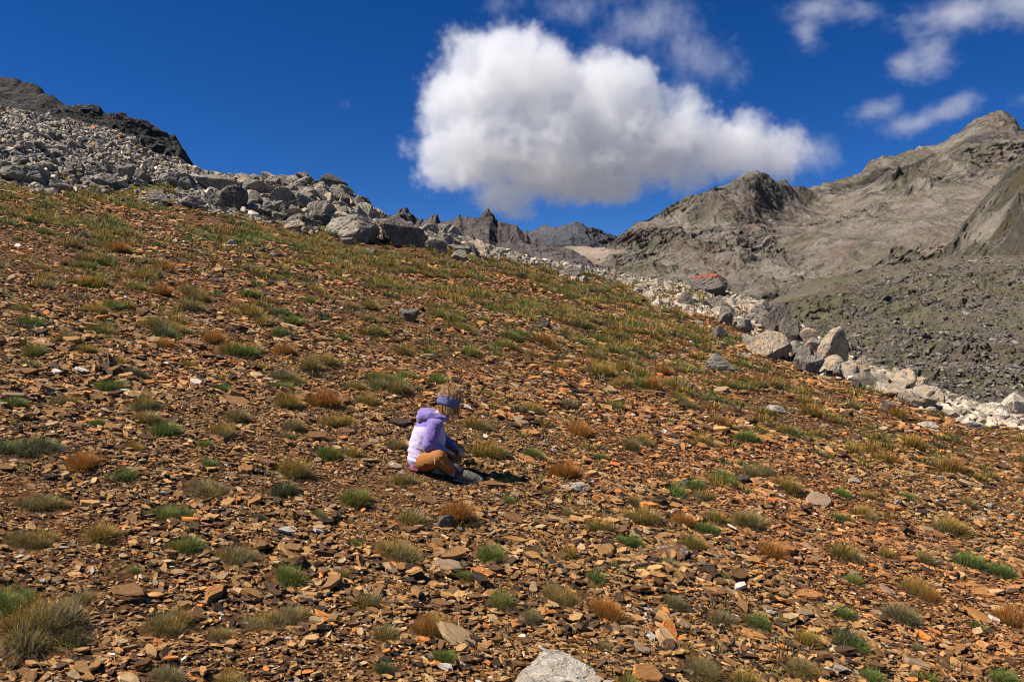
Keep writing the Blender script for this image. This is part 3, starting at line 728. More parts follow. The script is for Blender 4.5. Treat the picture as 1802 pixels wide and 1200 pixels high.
    for i in order[:nind]:
        k = int(rng.integers(10))
        if loose[i]: mk = ['p', 'g'][int(rng.random() < .3)]
        elif t[i] > .2: mk = ['w', 'g', 'p', 'd'][int(rng.choice(4, p=[.42, .38, .04, .16]))]
        else: mk = ['g', 'd', 'w', 'p'][int(rng.choice(4, p=[.62, .2, .18, .0]))]
        o = add_obj('boulder', rock_mesh(k, BM[mk])); s = S[i] * .58
        o.scale = (s, s * rng.uniform(.8, 1.2), s * rng.uniform(.75, 1.3) * (.6 if loose[i] else 1)); o.rotation_euler = (rng.normal(0, .35), rng.normal(0, .35), rng.uniform(0, 6.28))
        o.location = (X[i], Y[i], Z[i] + s * .18)
        tag(o, None, 'rock', 'limestone rocks')
        cw = {'p': 'pale', 'g': 'grey', 'w': 'tan grey', 'd': 'dark grey'}[mk]
        sw = 'big' if px[i] * F > 24 else ('medium' if px[i] * F > 15 else 'small')
        if loose[i]: wh = 'on the scree, %s, %s' % place_words(u[i], v[i])
        elif t[i] > .16: wh = 'in the right outcrop, ' + ('upper part' if v[i] < 560 else ('middle part' if v[i] < 640 else 'lower part'))
        elif t[i] > -.12: wh = 'along the central crest'
        else: wh = 'in the left outcrop, ' + ('near the skyline' if v[i] < 270 + max(0, u[i] - 300) * .2 else ('middle height' if v[i] < 300 + max(0, u[i] - 250) * .2 else 'near the scree edge')) + (' (far left)' if u[i] < 180 else (' (left half)' if u[i] < 400 else ' (right half)'))
        items.append((o, '%s %s rock' % (sw, cw), wh, u[i]))
    label_all(items)
    rest = np.array([i for i in range(len(X)) if i not in ind])
    # joined rubble, vectorised over a few low-poly shapes
    allv, allf, allc = [], [], []; base = 0
    for k in range(8):
        ii = rest[k::8]; m = len(ii)
        p, f = hull_shape(300 + k, 13 + k)
        M = tilt(N[ii]) @ euler_small(rng, m, .4) @ rotz(rng.uniform(0, 6.28, m))
        s = (S[ii] * .58)[:, None] * rng.uniform(.7, 1.2, (m, 3)); s[:, 2] *= np.where(loose[ii], .6, 1)
        P = np.einsum('nij,nkj->nki', M, p[None] * s[:, None, :]) + np.stack([X[ii], Y[ii], Z[ii] + S[ii] * .1], -1)[:, None, :]
        c = np.where((t[ii] > .16)[:, None], np.array([[.285, .228, .165]]), np.array([[.225, .19, .143]])) * np.exp(rng.normal(0, .36, (m, 1)))
        c = np.where(loose[ii][:, None], np.array([[.42, .38, .32]]) * rng.uniform(.6, 1.25, (m, 1)), c)
        allv.append(P.reshape(-1, 3)); allf.append((f[None] + (np.arange(m) * len(p))[:, None, None]).reshape(-1, 3) + base); allc.append(np.repeat(c, len(p), 0)); base += m * len(p)
    me = mk_mesh('limestone_rubble', np.concatenate(allv), np.concatenate(allf), {'col': np.concatenate(allc)}, [mat_attr('limestone_rubble', 9, .45, .9)])
    tag(add_obj('limestone_rubble', me), 'countless small grey limestone rocks filling the outcrops and crest', 'rubble', kind='stuff')
build_boulders()

def moraine_rocks():
    """boulder field on the moraine across the valley"""
    dg = bpy.context.evaluated_depsgraph_get()
    rng = np.random.default_rng(5); ob = bpy.data.objects['moraine_hill']; me = ob.data
    co = np.empty(len(me.vertices) * 3, np.float32); me.vertices.foreach_get('co', co); co = co.reshape(-1, 3)
    u, v = uv_of(co); 
    w_ = sstep(1380, 1560, u + (v - 560) * .8) * .9 + .08; w_ = w_ * (u < 1860) * (u > 1340) * (co[:, 1] < 268)
    a = np.where(rng.random(len(co)) < w_ * .16)[0]
    m = len(a); P0_ = co[a] + rng.normal(0, .5, (m, 3)) * [1, 1, 0]
    S = np.minimum(np.exp(rng.normal(-.85, .5, m)) * .62, .9)
    allv, allf, allc = [], [], []; base = 0
    for k in range(4):
        ii = np.arange(k, m, 4); p, f = hull_shape(400 + k, 13); q_ = len(ii)
        M = euler_small(rng, q_, .4) @ rotz(rng.uniform(0, 6.28, q_))
        P = np.einsum('nij,nkj->nki', M, p[None] * (S[ii][:, None, None] * rng.uniform(.7, 1.3, (q_, 1, 3)))) + P0_[ii][:, None, :]
        c = np.array([[.125, .105, .085]]) * np.exp(rng.normal(0, .33, (q_, 1)))
        allv.append(P.reshape(-1, 3)); allf.append((f[None] + (np.arange(q_) * len(p))[:, None, None]).reshape(-1, 3) + base); allc.append(np.repeat(c, len(p), 0)); base += q_ * len(p)
    me = mk_mesh('moraine_boulders', np.concatenate(allv), np.concatenate(allf), {'col': np.concatenate(allc)}, [mat_attr('moraine_rock', 1.5, .4, .9)])
    tag(add_obj('moraine_boulders', me), 'dark grey boulder field covering the moraine across the valley', 'boulder field', kind='stuff')
moraine_rocks()
# ------------------------------------------------------------------ grass tufts
m_grass = mat_attr('grass_blades', 25, .3, .6, .25)
# base, middle, tip colours
GC = {'G': ((.11, .095, .04), (.075, .13, .014), (.17, .26, .02)), 'O': ((.11, .08, .035), (.20, .17, .025), (.62, .28, .03)),
      'S': ((.10, .08, .05), (.17, .15, .055), (.34, .25, .10)), 'R': ((.14, .09, .03), (.30, .14, .02), (.60, .20, .03)), 'D': ((.05, .042, .025), (.04, .055, .018), (.10, .085, .035)), 'Y': ((.12, .10, .035), (.13, .14, .018), (.32, .27, .03))}
GW = {'G': 'green', 'O': 'orange tipped', 'S': 'straw coloured', 'R': 'rusty orange', 'D': 'dark green', 'Y': 'yellow green'}
def tuft_verts(rng, typ, nb, seg=3, wid=.012, upright=.5):
    """one tuft of unit radius: curved tapering blades springing from a dense crown"""
    az = rng.uniform(0, 2 * np.pi, nb); r0 = np.sqrt(rng.random(nb)) * .62; a0 = rng.uniform(0, 2 * np.pi, nb)
    bx, by = r0 * np.cos(a0), r0 * np.sin(a0)
    # blades lean outwards more at the rim
    az = np.where(rng.random(nb) < .75, a0 + rng.normal(0, .5, nb), az)
    lean = np.clip(r0 / .62 * .9 + rng.normal(0, .42, nb), .02, 1.45) * (1.25 - upright * .5)
    ln = np.clip(rng.normal(.72, .26, nb), .25, 1.4) * (.95 - .25 * r0)
    bend = rng.normal(.65, .55, nb)
    T = np.linspace(0, 1, seg + 1)
    px = np.zeros((nb, seg + 1)); pz = np.zeros((nb, seg + 1)); rr = np.zeros((nb, seg + 1))
    for k in range(seg):
        th = lean + bend * T[k]; rr[:, k + 1] = rr[:, k] + np.sin(th) * ln / seg; pz[:, k + 1] = pz[:, k] + np.cos(th) * ln / seg
    dx, dy = np.cos(az), np.sin(az)
    P = np.stack([bx[:, None] + rr * dx[:, None], by[:, None] + rr * dy[:, None], np.maximum(pz, -.1 + 0 * pz) + .02], -1)
    wv = wid * np.array([1, .9, .6, .06])[None, :] if seg == 3 else wid * np.linspace(1, .06, seg + 1)[None, :]
    fa = az + np.pi / 2 + rng.normal(0, .5, nb)
    off = np.stack([np.cos(fa), np.sin(fa), 0 * fa], -1)[:, None, :] * (wv * rng.uniform(.7, 1.3, (nb, 1)))[:, :, None]
    V = np.stack([P - off, P + off], 2).reshape(nb, -1, 3)      # nb, 2(seg+1), 3
    j = np.arange(seg) * 2; q = np.stack([j, j + 1, j + 3, j + 2], -1)
    Fc = (q[None] + (np.arange(nb) * 2 * (seg + 1))[:, None, None]).reshape(-1, 4)
    c0, c1, c2 = [np.array(c) for c in GC[typ]]
    tt = np.repeat(T[None, :, None], nb, 0) ** 1.15; h = np.array([1.])
    tb = rng.random((nb, 1, 1)); dead = (rng.random((nb, 1, 1)) < (.28 if typ in 'GDY' else .22))
    C = np.where(tt < .5, c0 + (c1 - c0) * tt * 2, c1 + (c2 - c1) * (tt - .5) * 2 * (.4 + .9 * tb))
    C = np.where(dead, np.array([.17, .135, .08]) * (.6 + .6 * tt), C) * np.exp(rng.normal(0, .25, (nb, 1, 1)))
    C = np.repeat(C[:, :, None, :], 2, 2).reshape(-1, 3)
    return V.reshape(-1, 3), Fc, C

def tuft_group(rng, typ, nb, nc, wid, upright):
    # an irregular tussock: several unequal clumps grown together, with flattened dead straw at the foot
    V, Fa, C, b = [], [], [], 0
    for k in range(nc):
        a = rng.uniform(0, 6.28); r = 0 if k == 0 else rng.uniform(.2, .62); rad = rng.uniform(.48, .82) if nc < 6 else rng.uniform(.30, .52)
        ty = typ if rng.random() < .55 else {'G': 'Y', 'O': 'S', 'S': 'O', 'R': 'O', 'D': 'G', 'Y': 'O'}[typ]
        P, F_, c = tuft_verts(rng, ty, int(nb * (.5 + rad)), 3, wid / rad * .75, upright); P = P * rad * [1, 1, rng.uniform(.95, 1.5)]
        V.append(P + [r * np.cos(a), r * np.sin(a) * .8, 0]); Fa.append(F_ + b); C.append(c); b += len(P)
    n = nb // 2; P, F_, c = tuft_verts(rng, 'S', n, 3, wid, .0); P = P * [1.0, .9, .22]; V.append(P); Fa.append(F_ + b); C.append(c * [.75, .7, .6])
    return np.concatenate(V), np.concatenate(Fa), np.concatenate(C)

TUFTS = [(110, 0, 0, 'x')][:0]
_T = """60 1075 165 O;22 1035 90 G;50 768 100 D;288 748 62 G;362 775 35 G;390 752 48 O;177 740 30 G;233 782 30 O;520 745 40 S;504 762 38 S;580 738 45 O;575 792 48 G;622 792 46 O;518 822 62 O;373 810 38 G;140 808 50 R;215 832 45 D;358 842 80 S;492 858 52 D;73 870 80 O;300 890 78 G;177 932 65 Y;54 938 78 O;325 952 62 G;417 962 80 S;504 1003 65 G;335 920 30 S;145 1045 40 S;296 1085 88 O;455 1078 85 S;505 1070 80 O;380 1108 50 S;95 1100 90 S;133 1120 50 D;290 1178 60 S;395 1192 60 O;204 992 20 G;
627 868 60 G;700 955 82 O;724 905 58 S;863 965 60 G;890 877 28 G;960 857 28 O;1120 877 32 S;1050 922 46 O;1110 945 52 G;1003 968 42 O;940 965 36 S;1077 992 28 D;817 1007 35 G;980 1037 70 O;880 1052 50 G;1070 1068 56 R;1045 1012 40 G;1172 985 38 S;1188 1053 48 S;650 1052 55 S;760 1090 76 R;677 1105 58 S;775 1150 50 G;672 1168 42 D;930 1080 44 S;1032 1172 34 G;1063 1135 36 S;1108 1197 50 Y;620 950 28 G;
1234 770 48 O;1262 905 50 O;1308 908 58 O;1385 850 52 O;1478 862 38 G;1525 868 28 O;1567 805 44 R;1665 920 55 O;1478 905 36 G;1483 965 58 O;1360 968 50 R;1287 960 28 G;1560 970 42 O;1620 980 48 O;1710 980 56 G;1750 995 50 G;1620 1030 76 R;1500 1015 40 G;1578 1070 64 S;1488 1073 42 G;1265 1080 46 S;1327 1085 50 G;1277 1012 24 G;1425 1060 24 S;1421 1118 58 Y;1490 1115 60 D;1395 1155 70 S;1230 1160 75 O;1312 1190 64 O;1535 1185 58 G;1612 1135 30 S;1778 1080 66 R;1765 1185 60 G;1635 1190 40 G;1660 1165 25 S;
285 600 42 R;378 592 46 R;500 615 36 R;120 588 45 S;185 672 52 D;255 702 56 O;190 592 35 Y;205 632 36 Y;130 490 35 S;172 542 42 O;545 525 32 G;605 592 36 G;575 700 62 R;605 735 40 Y;935 792 42 G;865 790 58 O;990 825 50 R;1080 710 36 G;985 640 36 O;830 740 56 O;862 690 34 Y;700 782 42 O;505 700 50 O;690 650 34 R;712 838 44 S;880 838 34 G;1165 650 34 R;1320 905 44 S;1410 700 36 O;1440 760 34 Y;1340 755 36 G;1200 700 34 G;1110 780 34 O;1055 800 30 G;650 560 30 O;850 560 28 Y;1000 705 36 S;400 680 36 G;455 640 30 Y;330 640 26 O;60 612 44 G;20 700 44 D;110 700 40 S;410 585 30 O;40 540 36 O;1500 790 32 R;1640 800 34 Y;1740 830 36 O;1700 880 36 O;1600 870 34 G;1130 1000 30 G;1000 900 30 S;560 900 30 G;600 1000 34 S;455 905 30 D;230 1000 30 G"""
for s_ in _T.replace('\n', '').split(';'):
    if s_.strip():
        a_ = s_.split(); TUFTS.append((float(a_[0]), float(a_[1]), float(a_[2]), a_[3]))
TUFTPOS = []
def bandfree(X, Y):
    u, v = uv_of(np.stack([X, Y, height(X, Y)], -1)); lb = np.interp(u, [1000, 1100, 1200, 1300, 1400, 1500, 1600, 1700, 1802], [470, 503, 562, 632, 690, 718, 748, 770, 795])
    return 1 - .80 * sstep(-6, 14, lb - v + 14 * vnoise(X * .8, Y * .8, 0, 66)) * (u > 1060) * (Y > 10)
def gen_tufts():
    rng = np.random.default_rng(78)
    L = []
    for (u, v, wpx, typ) in TUFTS:
        vb = v + wpx * .22
        p = ray_ground(u, vb); L.append((p.x, p.y, p.z, wpx / F * p.y * .68, typ))
    X0 = np.array([l[:2] for l in L])
    def dens(X, Y):
        t = X / Y; ye, se, ys, ss = prof(t)
        n = vnoise(X * .55, Y * .8, 0, 5) * .5 + .35 + .3 * vnoise(X * 1.6, Y * 1.6, 0, 6)
        return np.clip((.42 + .58 * sstep(7, 20, Y)) * (.75 + .35 * sstep(0, .5, t)) * (.15 + sstep(.2, .7, n)), 0, 1) * (1 - grey_zone(X, Y) * .93) * (Y < ys + 1) * bandfree(X, Y) * (1 - .62 * sstep(15, 30, Y))
    X, Y = scatter_pts(60000, rng, 4.2, 60, dens=dens, power=1.7)
    d = np.array([np.min(np.hypot(X0[:, 0] - x, X0[:, 1] - y)) for x, y in zip(X, Y)])
    k = d > np.where(Y < 9, .26, .2); k &= ~((np.abs(X + .35) < .6) & (np.abs(Y - 5.1) < .7))
    for (kx, ky, kr) in KEEP: k &= np.hypot(X - kx, Y - ky) > kr * .8
    X, Y = X[k], Y[k]; Z = height(X, Y)
    S = np.clip(np.exp(rng.normal(0, .4, len(X))), .4, 1.5) * (.060 + .0074 * np.minimum(Y, 32))
    tt = X / Y; rt = sstep(-.1, .5, tt)
    types = np.array(list('GOSRDY'))
    for x, y, z, s, r in zip(X, Y, Z, S, rt):
        pr = np.array([.18 + .05 * r, .38, .12 - .08 * r, .08 + .12 * r, .10 - .08 * r, .14 - .01 * r]); L.append((x, y, z, s, types[rng.choice(6, p=pr / pr.sum())]))
    return L
TL = gen_tufts(); _TA = np.array([l[:4] for l in TL])
def tuft_free(X, Y, f=.72):
    k = np.ones(len(X), bool); big = _TA[np.argsort(-_TA[:, 3] / _TA[:, 1])][:5000]
    o = np.argsort(Y); Ys = Y[o]
    for (x, y, z, s) in big:
        r = s * f; a, b = np.searchsorted(Ys, [y - r, y + r]); j = o[a:b]
        k[j] &= (X[j] - x) ** 2 + (Y[j] - y) ** 2 > r * r
    return k
def build_tufts():
    rng = np.random.default_rng(77)
    protos = {}
    for typ in GC:
        for lod, nb, wid in ((0, 760, .012), (1, 260, .024), (2, 420, .0075)):
            for k in range(4):
                P, Fc, C = tuft_group(rng, typ, nb, 12 if lod == 2 else int(rng.integers(2, 5)), wid, .8 if typ in 'R' else .45)
                P[:, 2] *= {'R': 1.1, 'O': .95, 'D': .7, 'G': .82, 'S': .75, 'Y': .8}[typ]
                protos[typ, lod, k] = mk_mesh('grass_tuft', P, [Fc], {'col': C}, [m_grass])
    L = TL; types = np.array(list('GOSRDY'))
    A = np.array([l[:4] for l in L]); u, v = uv_of(A[:, :3]); px = A[:, 3] / A[:, 1]
    hand = np.arange(len(A)) < len(TUFTS)
    score = px * ((u > -10) & (u < 1812) & (v < 1215)) + hand * 10
    order = np.argsort(-score); items = []
    for n_, i in enumerate(order[:300]):
        x, y, z, s, typ = L[i]; N = normals(np.array([x]), np.array([y]))[0]
        o = add_obj('grass_tuft', protos[typ, 2 if px[i] * F > 45 else (0 if y < 8 else 1), int(rng.integers(4))])
        z = float(height(x, y)); e = rng.uniform(.8, 1.15)
        M = Matrix(tilt((N * .6 + np.array([0, 0, .4]))[None] / np.linalg.norm(N * .6 + np.array([0, 0, .4])))[0].tolist()).to_4x4()
        o.matrix_world = Matrix.Translation((x, y, z - .01)) @ M @ Matrix.Rotation(float(rng.uniform(0, 6.28)), 4, 'Z') @ Matrix.Diagonal((s * e, s / e, s * rng.uniform(.85, 1.1), 1))
        w_ = 2 * px[i] * F; sw = 'large' if w_ > 60 else ('medium' if w_ > 38 else 'small')
        tag(o, None, 'grass tuft', 'grass tufts on the shale slope'); items.append((o, '%s %s grass tuft' % (sw, GW[typ]), '%s, %s' % place_words(u[i], v[i]), u[i]))
    label_all(items)
    av, af, ac = [], [], []; base = 0
    lo = {(ty, k): tuft_verts(rng, ty, 80, 2, .045, .6) for ty in GC for k in range(3)}
    for i in order[300:]:
        x, y, z, s, typ = L[i]; P, Fc, C = lo[typ, int(rng.integers(3))]
        a = rng.uniform(0, 6.28); ca, sa = np.cos(a), np.sin(a); Q = P * [s, s, s * .72]
        Q = np.stack([Q[:, 0] * ca - Q[:, 1] * sa, Q[:, 0] * sa + Q[:, 1] * ca, Q[:, 2]], -1)
        Q[:, 2] += Q[:, 0] * QX + Q[:, 1] * RY * .6; Q += [x, y, z]
        av.append(Q); af.append(Fc + base); ac.append(C * rng.uniform(.8, 1.2)); base += len(P)
    me = mk_mesh('grass_cover', np.concatenate(av), [np.concatenate(af)], {'col': np.concatenate(ac)}, [m_grass])
    tag(add_obj('grass_cover', me), 'small scattered alpine grass tufts over the upper slope', 'grass', kind='stuff')
    # thin wisps of grass between the near stones
    X, Y = scatter_pts(7000, rng, 2.8, 14, dens=lambda X, Y: np.clip(vnoise(X * .9, Y * .9, 0, 8) * 1.2 + .25, 0, 1), power=1.6)
    av, af, ac = [], [], []; base = 0
    lo = {(ty, k): tuft_verts(rng, ty, 16, 3, .05, .45) for ty in GC for k in range(2)}
    Z = height(X, Y)
    for x, y, z in zip(X, Y, Z):
        if abs(x + .35) < .5 and abs(y - 5.1) < .5: continue
        P, Fc, C = lo[types[rng.choice(6)], int(rng.integers(2))]; s = rng.uniform(.03, .07); a = rng.uniform(0, 6.28); ca, sa = np.cos(a), np.sin(a)
        Q = P * s; Q = np.stack([Q[:, 0] * ca - Q[:, 1] * sa, Q[:, 0] * sa + Q[:, 1] * ca, Q[:, 2]], -1) + [x, y, z]
        av.append(Q); af.append(Fc + base); ac.append(C); base += len(P)
    me = mk_mesh('grass_wisps', np.concatenate(av), [np.concatenate(af)], {'col': np.concatenate(ac)}, [m_grass])
    tag(add_obj('grass_wisps', me), 'thin sparse grass wisps between the near shale chips', 'grass', kind='stuff')
build_tufts()
build_scree()
build_slabs()
# ------------------------------------------------------------------ the seated child
def blob_mesh(name, segs, voxel, smooth, mats, attr=None, disp=None):
    """one continuous surface grown round tapered limbs: segs = chains of (x, y, z, r[, sx, sy, sz])"""
    V, Fc, b = [], [], 0; iv, if_ = ico(3)
    for ch in segs:
        for a, c in zip(ch[:-1], ch[1:]) if len(ch) > 1 else [(ch[0], ch[0])]:
            a = np.array(list(a) + [1, 1, 1][:7 - len(a)] if len(a) < 7 else a, float); c = np.array(list(c) + [1, 1, 1][:7 - len(c)] if len(c) < 7 else c, float)
            d = np.linalg.norm(a[:3] - c[:3]); n = max(2, int(d / (min(a[3], c[3]) * .22)) + 1)
            for k in np.linspace(0, 1, n):
                p = a + (c - a) * k; V.append(iv * p[3] * p[4:7] + p[:3]); Fc.append(if_ + b); b += len(iv)
    me = mk_mesh('tmp', np.concatenate(V), np.concatenate(Fc)); o = bpy.data.objects.new('tmp', me); COL.objects.link(o)
    m = o.modifiers.new('r', 'REMESH'); m.mode = 'VOXEL'; m.voxel_size = voxel
    m2 = o.modifiers.new('s', 'SMOOTH'); m2.iterations = smooth; m2.factor = .5
    ev = o.evaluated_get(bpy.context.evaluated_depsgraph_get()); out = bpy.data.meshes.new_from_object(ev)
    bpy.data.objects.remove(o); bpy.data.meshes.remove(me); out.name = name
    n = len(out.vertices); co = np.empty(n * 3, np.float32); out.vertices.foreach_get('co', co); co = co.reshape(-1, 3).astype(float)
    if disp is not None:
        nr = np.empty(n * 3, np.float32); out.vertex_normals.foreach_get('vector', nr); nr = nr.reshape(-1, 3)
        co2 = co + nr * disp(co)[:, None]; out.vertices.foreach_set('co', co2.astype(np.float32).ravel())
    if attr is not None:
        c = attr(co); a = out.attributes.new('col', 'FLOAT_COLOR', 'POINT'); a.data.foreach_set('color', np.concatenate([c, np.ones((n, 1))], 1).astype(np.float32).ravel())
    out.polygons.foreach_set('use_smooth', np.ones(len(out.polygons), bool)); out.materials.clear()
    for q_ in mats: out.materials.append(q_)
    out.update(); return out

def simple_mat(name, col, rough=.8, nscale=60, vary=.15, bd=.002, sheen=0.):
    q = NT(name); tc = q.n('ShaderNodeTexCoord').outputs['Object']; n = q.noise(tc, nscale, 5, .65)
    c = q.mix(1., col, q.ramp(n, [(.25, 1 - vary), (.75, 1 + vary)]), 'MULTIPLY')
    if sheen: q.b.inputs['Sheen Weight'].default_value = sheen
    return q.fin(c, rough, q.bump(n, .5, bd), .3)

def build_person():
    base = ray_ground(747, 829)
    root = bpy.data.objects.new('person', None); COL.objects.link(root); root.empty_display_size = .2
    root.location = base + Vector((0, 0, .006))
    tag(root, 'child in lilac and purple hooded fleece sitting on the rusty scree', 'person')
    def part(name, me, parent=root): return add_obj(name, me, parent)
    skin = simple_mat('skin', (.50, .29, .19), .55, 90, .08, .0006)
    fleece = mat_attr('fleece', 160, .12, .95); fleece.node_tree.nodes['Principled BSDF'].inputs['Sheen Weight'].default_value = .3
    PUR = np.array((.20, .14, .37)); LIL = np.array((.53, .45, .63))
    # body under the clothes, with head, face and hands
    def hand(w_, fdir, ndir, side):
        w_ = np.array(w_); f = np.array(fdir, float); f /= np.linalg.norm(f); n = np.array(ndir, float); n -= f * (n @ f); n /= np.linalg.norm(n); s = np.cross(n, f) * side
        L = [[(*w_, .014), (*(w_ + f * .03), .016)]]
        for k, (o_, ln) in enumerate(((-.019, .036), (-.0065, .042), (.0065, .039), (.018, .031))):
            a = w_ + f * .038 + s * o_ * .8; b_ = a + f * ln * .5 + n * .004 + s * o_ * .15; c_ = b_ + f * ln * .35 - n * .012 + s * o_ * .1; d_ = c_ + f * ln * .15 - n * .014
            L.append([(*(w_ + f * .012 + s * o_ * .5), .0095), (*a, .0068), (*b_, .006), (*c_, .0055), (*d_, .0048)])
        t0 = w_ + f * .01 - s * .012; t1 = t0 - s * .018 + f * .014; t2 = t1 + f * .018 - n * .01 - s * .004
        L.append([(*t0, .009), (*t1, .0075), (*t2, .0062)])
        return L
    RA = [(.080, -.098, .300), (.040, -.140, .175), (.135, -.085, .135)]; LA = [(.035, .120, .305), (.10, .165, .18), (.20, .075, .13)]
    hd = np.array((.155, .018, .440)); fd = np.array((.90, .36, -.25)); fd /= np.linalg.norm(fd)
    sd = np.array((.37, -.93, 0.)); sd /= np.linalg.norm(sd); up = np.cross(sd, fd)
    body = [[(-.005, .02, .066, .058, 1, 1.1, 1), (.01, .015, .18, .07), (.04, .01, .28, .072, .9, 1.2, .8), (.08, .01, .335, .036), (.12, .014, .375, .034)],
            [(*(hd + up * .012 - fd * .004), .063), (*(hd - up * .02 + fd * .012), .055)], [(*(hd - up * .05 + fd * .030), .040), (*(hd - up * .064 + fd * .046), .022)],
            [(*(hd + fd * .062 - up * .004), .008), (*(hd + fd * .074 - up * .022), .0085)],                      # nose
            [(*(hd + fd * .062 - up * .045), .0085), (*(hd + fd * .062 - up * .052), .0085)],                     # lips
            [(*(hd + sd * .058 - up * .012), .014, .6, .5, 1.1)], [(*(hd - sd * .058 - up * .012), .014, .6, .5, 1.1)],   # ears
            [(*RA[0], .034), (*RA[1], .026), (*RA[2], .018)], [(*LA[0], .034), (*LA[1], .026), (*LA[2], .018)],
            [(0, -.05, .06, .046), (.108, -.188, .096, .030), (.195, -.126, .008, .026)], [(.01, .08, .07, .050), (.20, .130, .104, .030), (.15, .03, .01, .03)],
            [(.215, -.115, 0., .028), (.32, -.10, -.045, .02)], [(.15, .03, .01, .028), (.08, -.03, .012, .02)]]
    body += hand(RA[2], (.8, .5, -.35), (.2, .1, .9), 1) + hand(LA[2], (.6, -.75, -.4), (.1, .1, .9), -1)
    part('body', blob_mesh('body', body, .0038, 3, [skin]))
    iv, if_ = ico(3)
    for s_ in (-1, 1):
        c = hd + fd * .052 + sd * .023 * s_ + up * .004
        me = mk_mesh('eye', iv * .0095 + c, if_, {'col': np.where(((iv @ fd) > .82)[:, None], np.array([[.05, .04, .03]]), np.array([[.75, .73, .7]]))}, [mat_attr('eye', 5, .02, .3)], True)
        part('eye', me)
    def folds(co):
        x, y, z = co.T
        low = sstep(.22, .06, z)
        return .0105 * fbm(x * 9 + z * 4, y * 9, z * 26 + x * 8, 3, 5, .5, True) * (.35 + low) + .001 * fbm(x * 30, y * 30, z * 40, 3, 6) - .002
    def hcol(co):
        x, y, z = co.T; k = sstep(-.004, .004, z - (.283 - .10 * np.clip(x - .05, 0, .2) + .004 * np.sin(y * 40)))[:, None]
        hem = sstep(.060, .052, z + .15 * x)[:, None]
        c = LIL + (PUR - LIL) * k; return c * (1 - hem) + hem * (PUR * .9 + .06)
    torso = [[(-.018, .02, .070, .098, .98, 1.22, .72), (-.012, .015, .15, .096, .98, 1.18, 1), (.012, .01, .23, .093, 1, 1.22, 1), (.04, .008, .29, .074, 1, 1.42, .8), (.07, .008, .325, .05, 1, 1.2, .8)],
             [(.045, .03, .13, .078), (.06, .03, .20, .078), (.062, .02, .26, .06)]]
    part('fleece_top', blob_mesh('fleece_top', torso, .0045, 4, [fleece], hcol, folds))
    solid = lambda c: (lambda co: np.repeat(np.array(c)[None, :], len(co), 0))
    def sf(co):
        x, y, z = co.T; return .008 * fbm(x * 14, y * 10, z * 20 + x * 14, 3, 9, .5, True) - .001
    for A in (RA, LA):
        part('sleeve', blob_mesh('sleeve', [[(A[0][0] - .012, A[0][1] * .86, A[0][2] + .004, .046), (*A[0], .044), (*((np.array(A[0]) + A[1]) / 2), .041), (*A[1], .040), (*((np.array(A[1]) + A[2]) / 2), .033), (*(np.array(A[2]) * .9 + np.array(A[1]) * .1), .024)]], .004, 4, [fleece], solid(PUR), sf))
    hood = [[(.128, -.045, .330, .020), (.095, -.078, .338, .027), (.045, -.078, .352, .033), (.002, -.045, .355, .038), (-.008, .012, .356, .040), (.03, .07, .352, .036), (.09, .085, .342, .027), (.135, .05, .332, .02)],
            [(-.008, -.03, .338, .042), (-.012, .03, .335, .042)]]
    def hf(co):
        x, y, z = co.T; return .006 * fbm(x * 8, y * 8, z * 42, 3, 15, .5, True)
    part('hood', blob_mesh('hood', hood, .004, 4, [fleece], solid(PUR * 1.05), hf))
    part('shirt_hem', blob_mesh('shirt_hem', [[(-.088, -.045, .020, .011), (-.06, -.08, .014, .012), (-.035, -.09, .008, .010)]], .004, 2, [simple_mat('pink_cloth', (.20, .04, .08))]))
    br = simple_mat('brown_trousers', (.27, .105, .020), .8, 70, .12, .002)
    def tf(co):
        x, y, z = co.T; return .0042 * fbm(x * 22, y * 14, z * 22, 3, 19, .5, True) * (.5 + 1.3 * sstep(.08, .16, x))
    tr = [[(-.002, .02, .058, .072, 1, 1.2, .8), (0, .02, .07, .070, 1, 1.3, .85)],
          [(.0, -.055, .056, .062), (.045, -.125, .078, .059), (.108, -.190, .104, .048), (.128, -.182, .082, .042), (.160, -.154, .048, .036), (.186, -.134, .022, .034)],
          [(0, .085, .066, .068), (.10, .12, .085, .060), (.205, .132, .108, .044), (.20, .10, .07, .040), (.17, .045, .02, .038)]]
    trs = part('trousers', blob_mesh('trousers', tr, .0045, 5, [br], None, tf))
    strap = simple_mat('pale_strap', (.55, .42, .28))
    part('strap', blob_mesh('strap', [[(.128, -.238, .088, .0028), (.150, -.212, .060, .0028), (.172, -.186, .034, .0028)]], .0014, 1, [strap]), trs)
    part('strap', blob_mesh('strap', [[(.085, -.243, .118, .0030), (.092, -.250, .090, .0030), (.088, -.246, .07, .0024)]], .0014, 1, [strap]), trs)
    part('sock', blob_mesh('sock', [[(.196, -.126, .008, .036), (.206, -.122, .003, .037)]], .003, 2, [simple_mat('sock_wool', (.30, .24, .42))]))
    part('sock', blob_mesh('sock', [[(.165, .04, .018, .034), (.15, .03, .012, .034)]], .003, 2, [simple_mat('sock_wool', (.42, .36, .55))]))
    bootm = simple_mat('shaded_grey_boot_suede', (.115, .10, .08), .85, 120, .3, .001); solem = simple_mat('boot_sole', (.40, .35, .26), .8); lacem = simple_mat('boot_lace', (.42, .46, .16))  # suede darkened to put the shadow on the boots into its colour
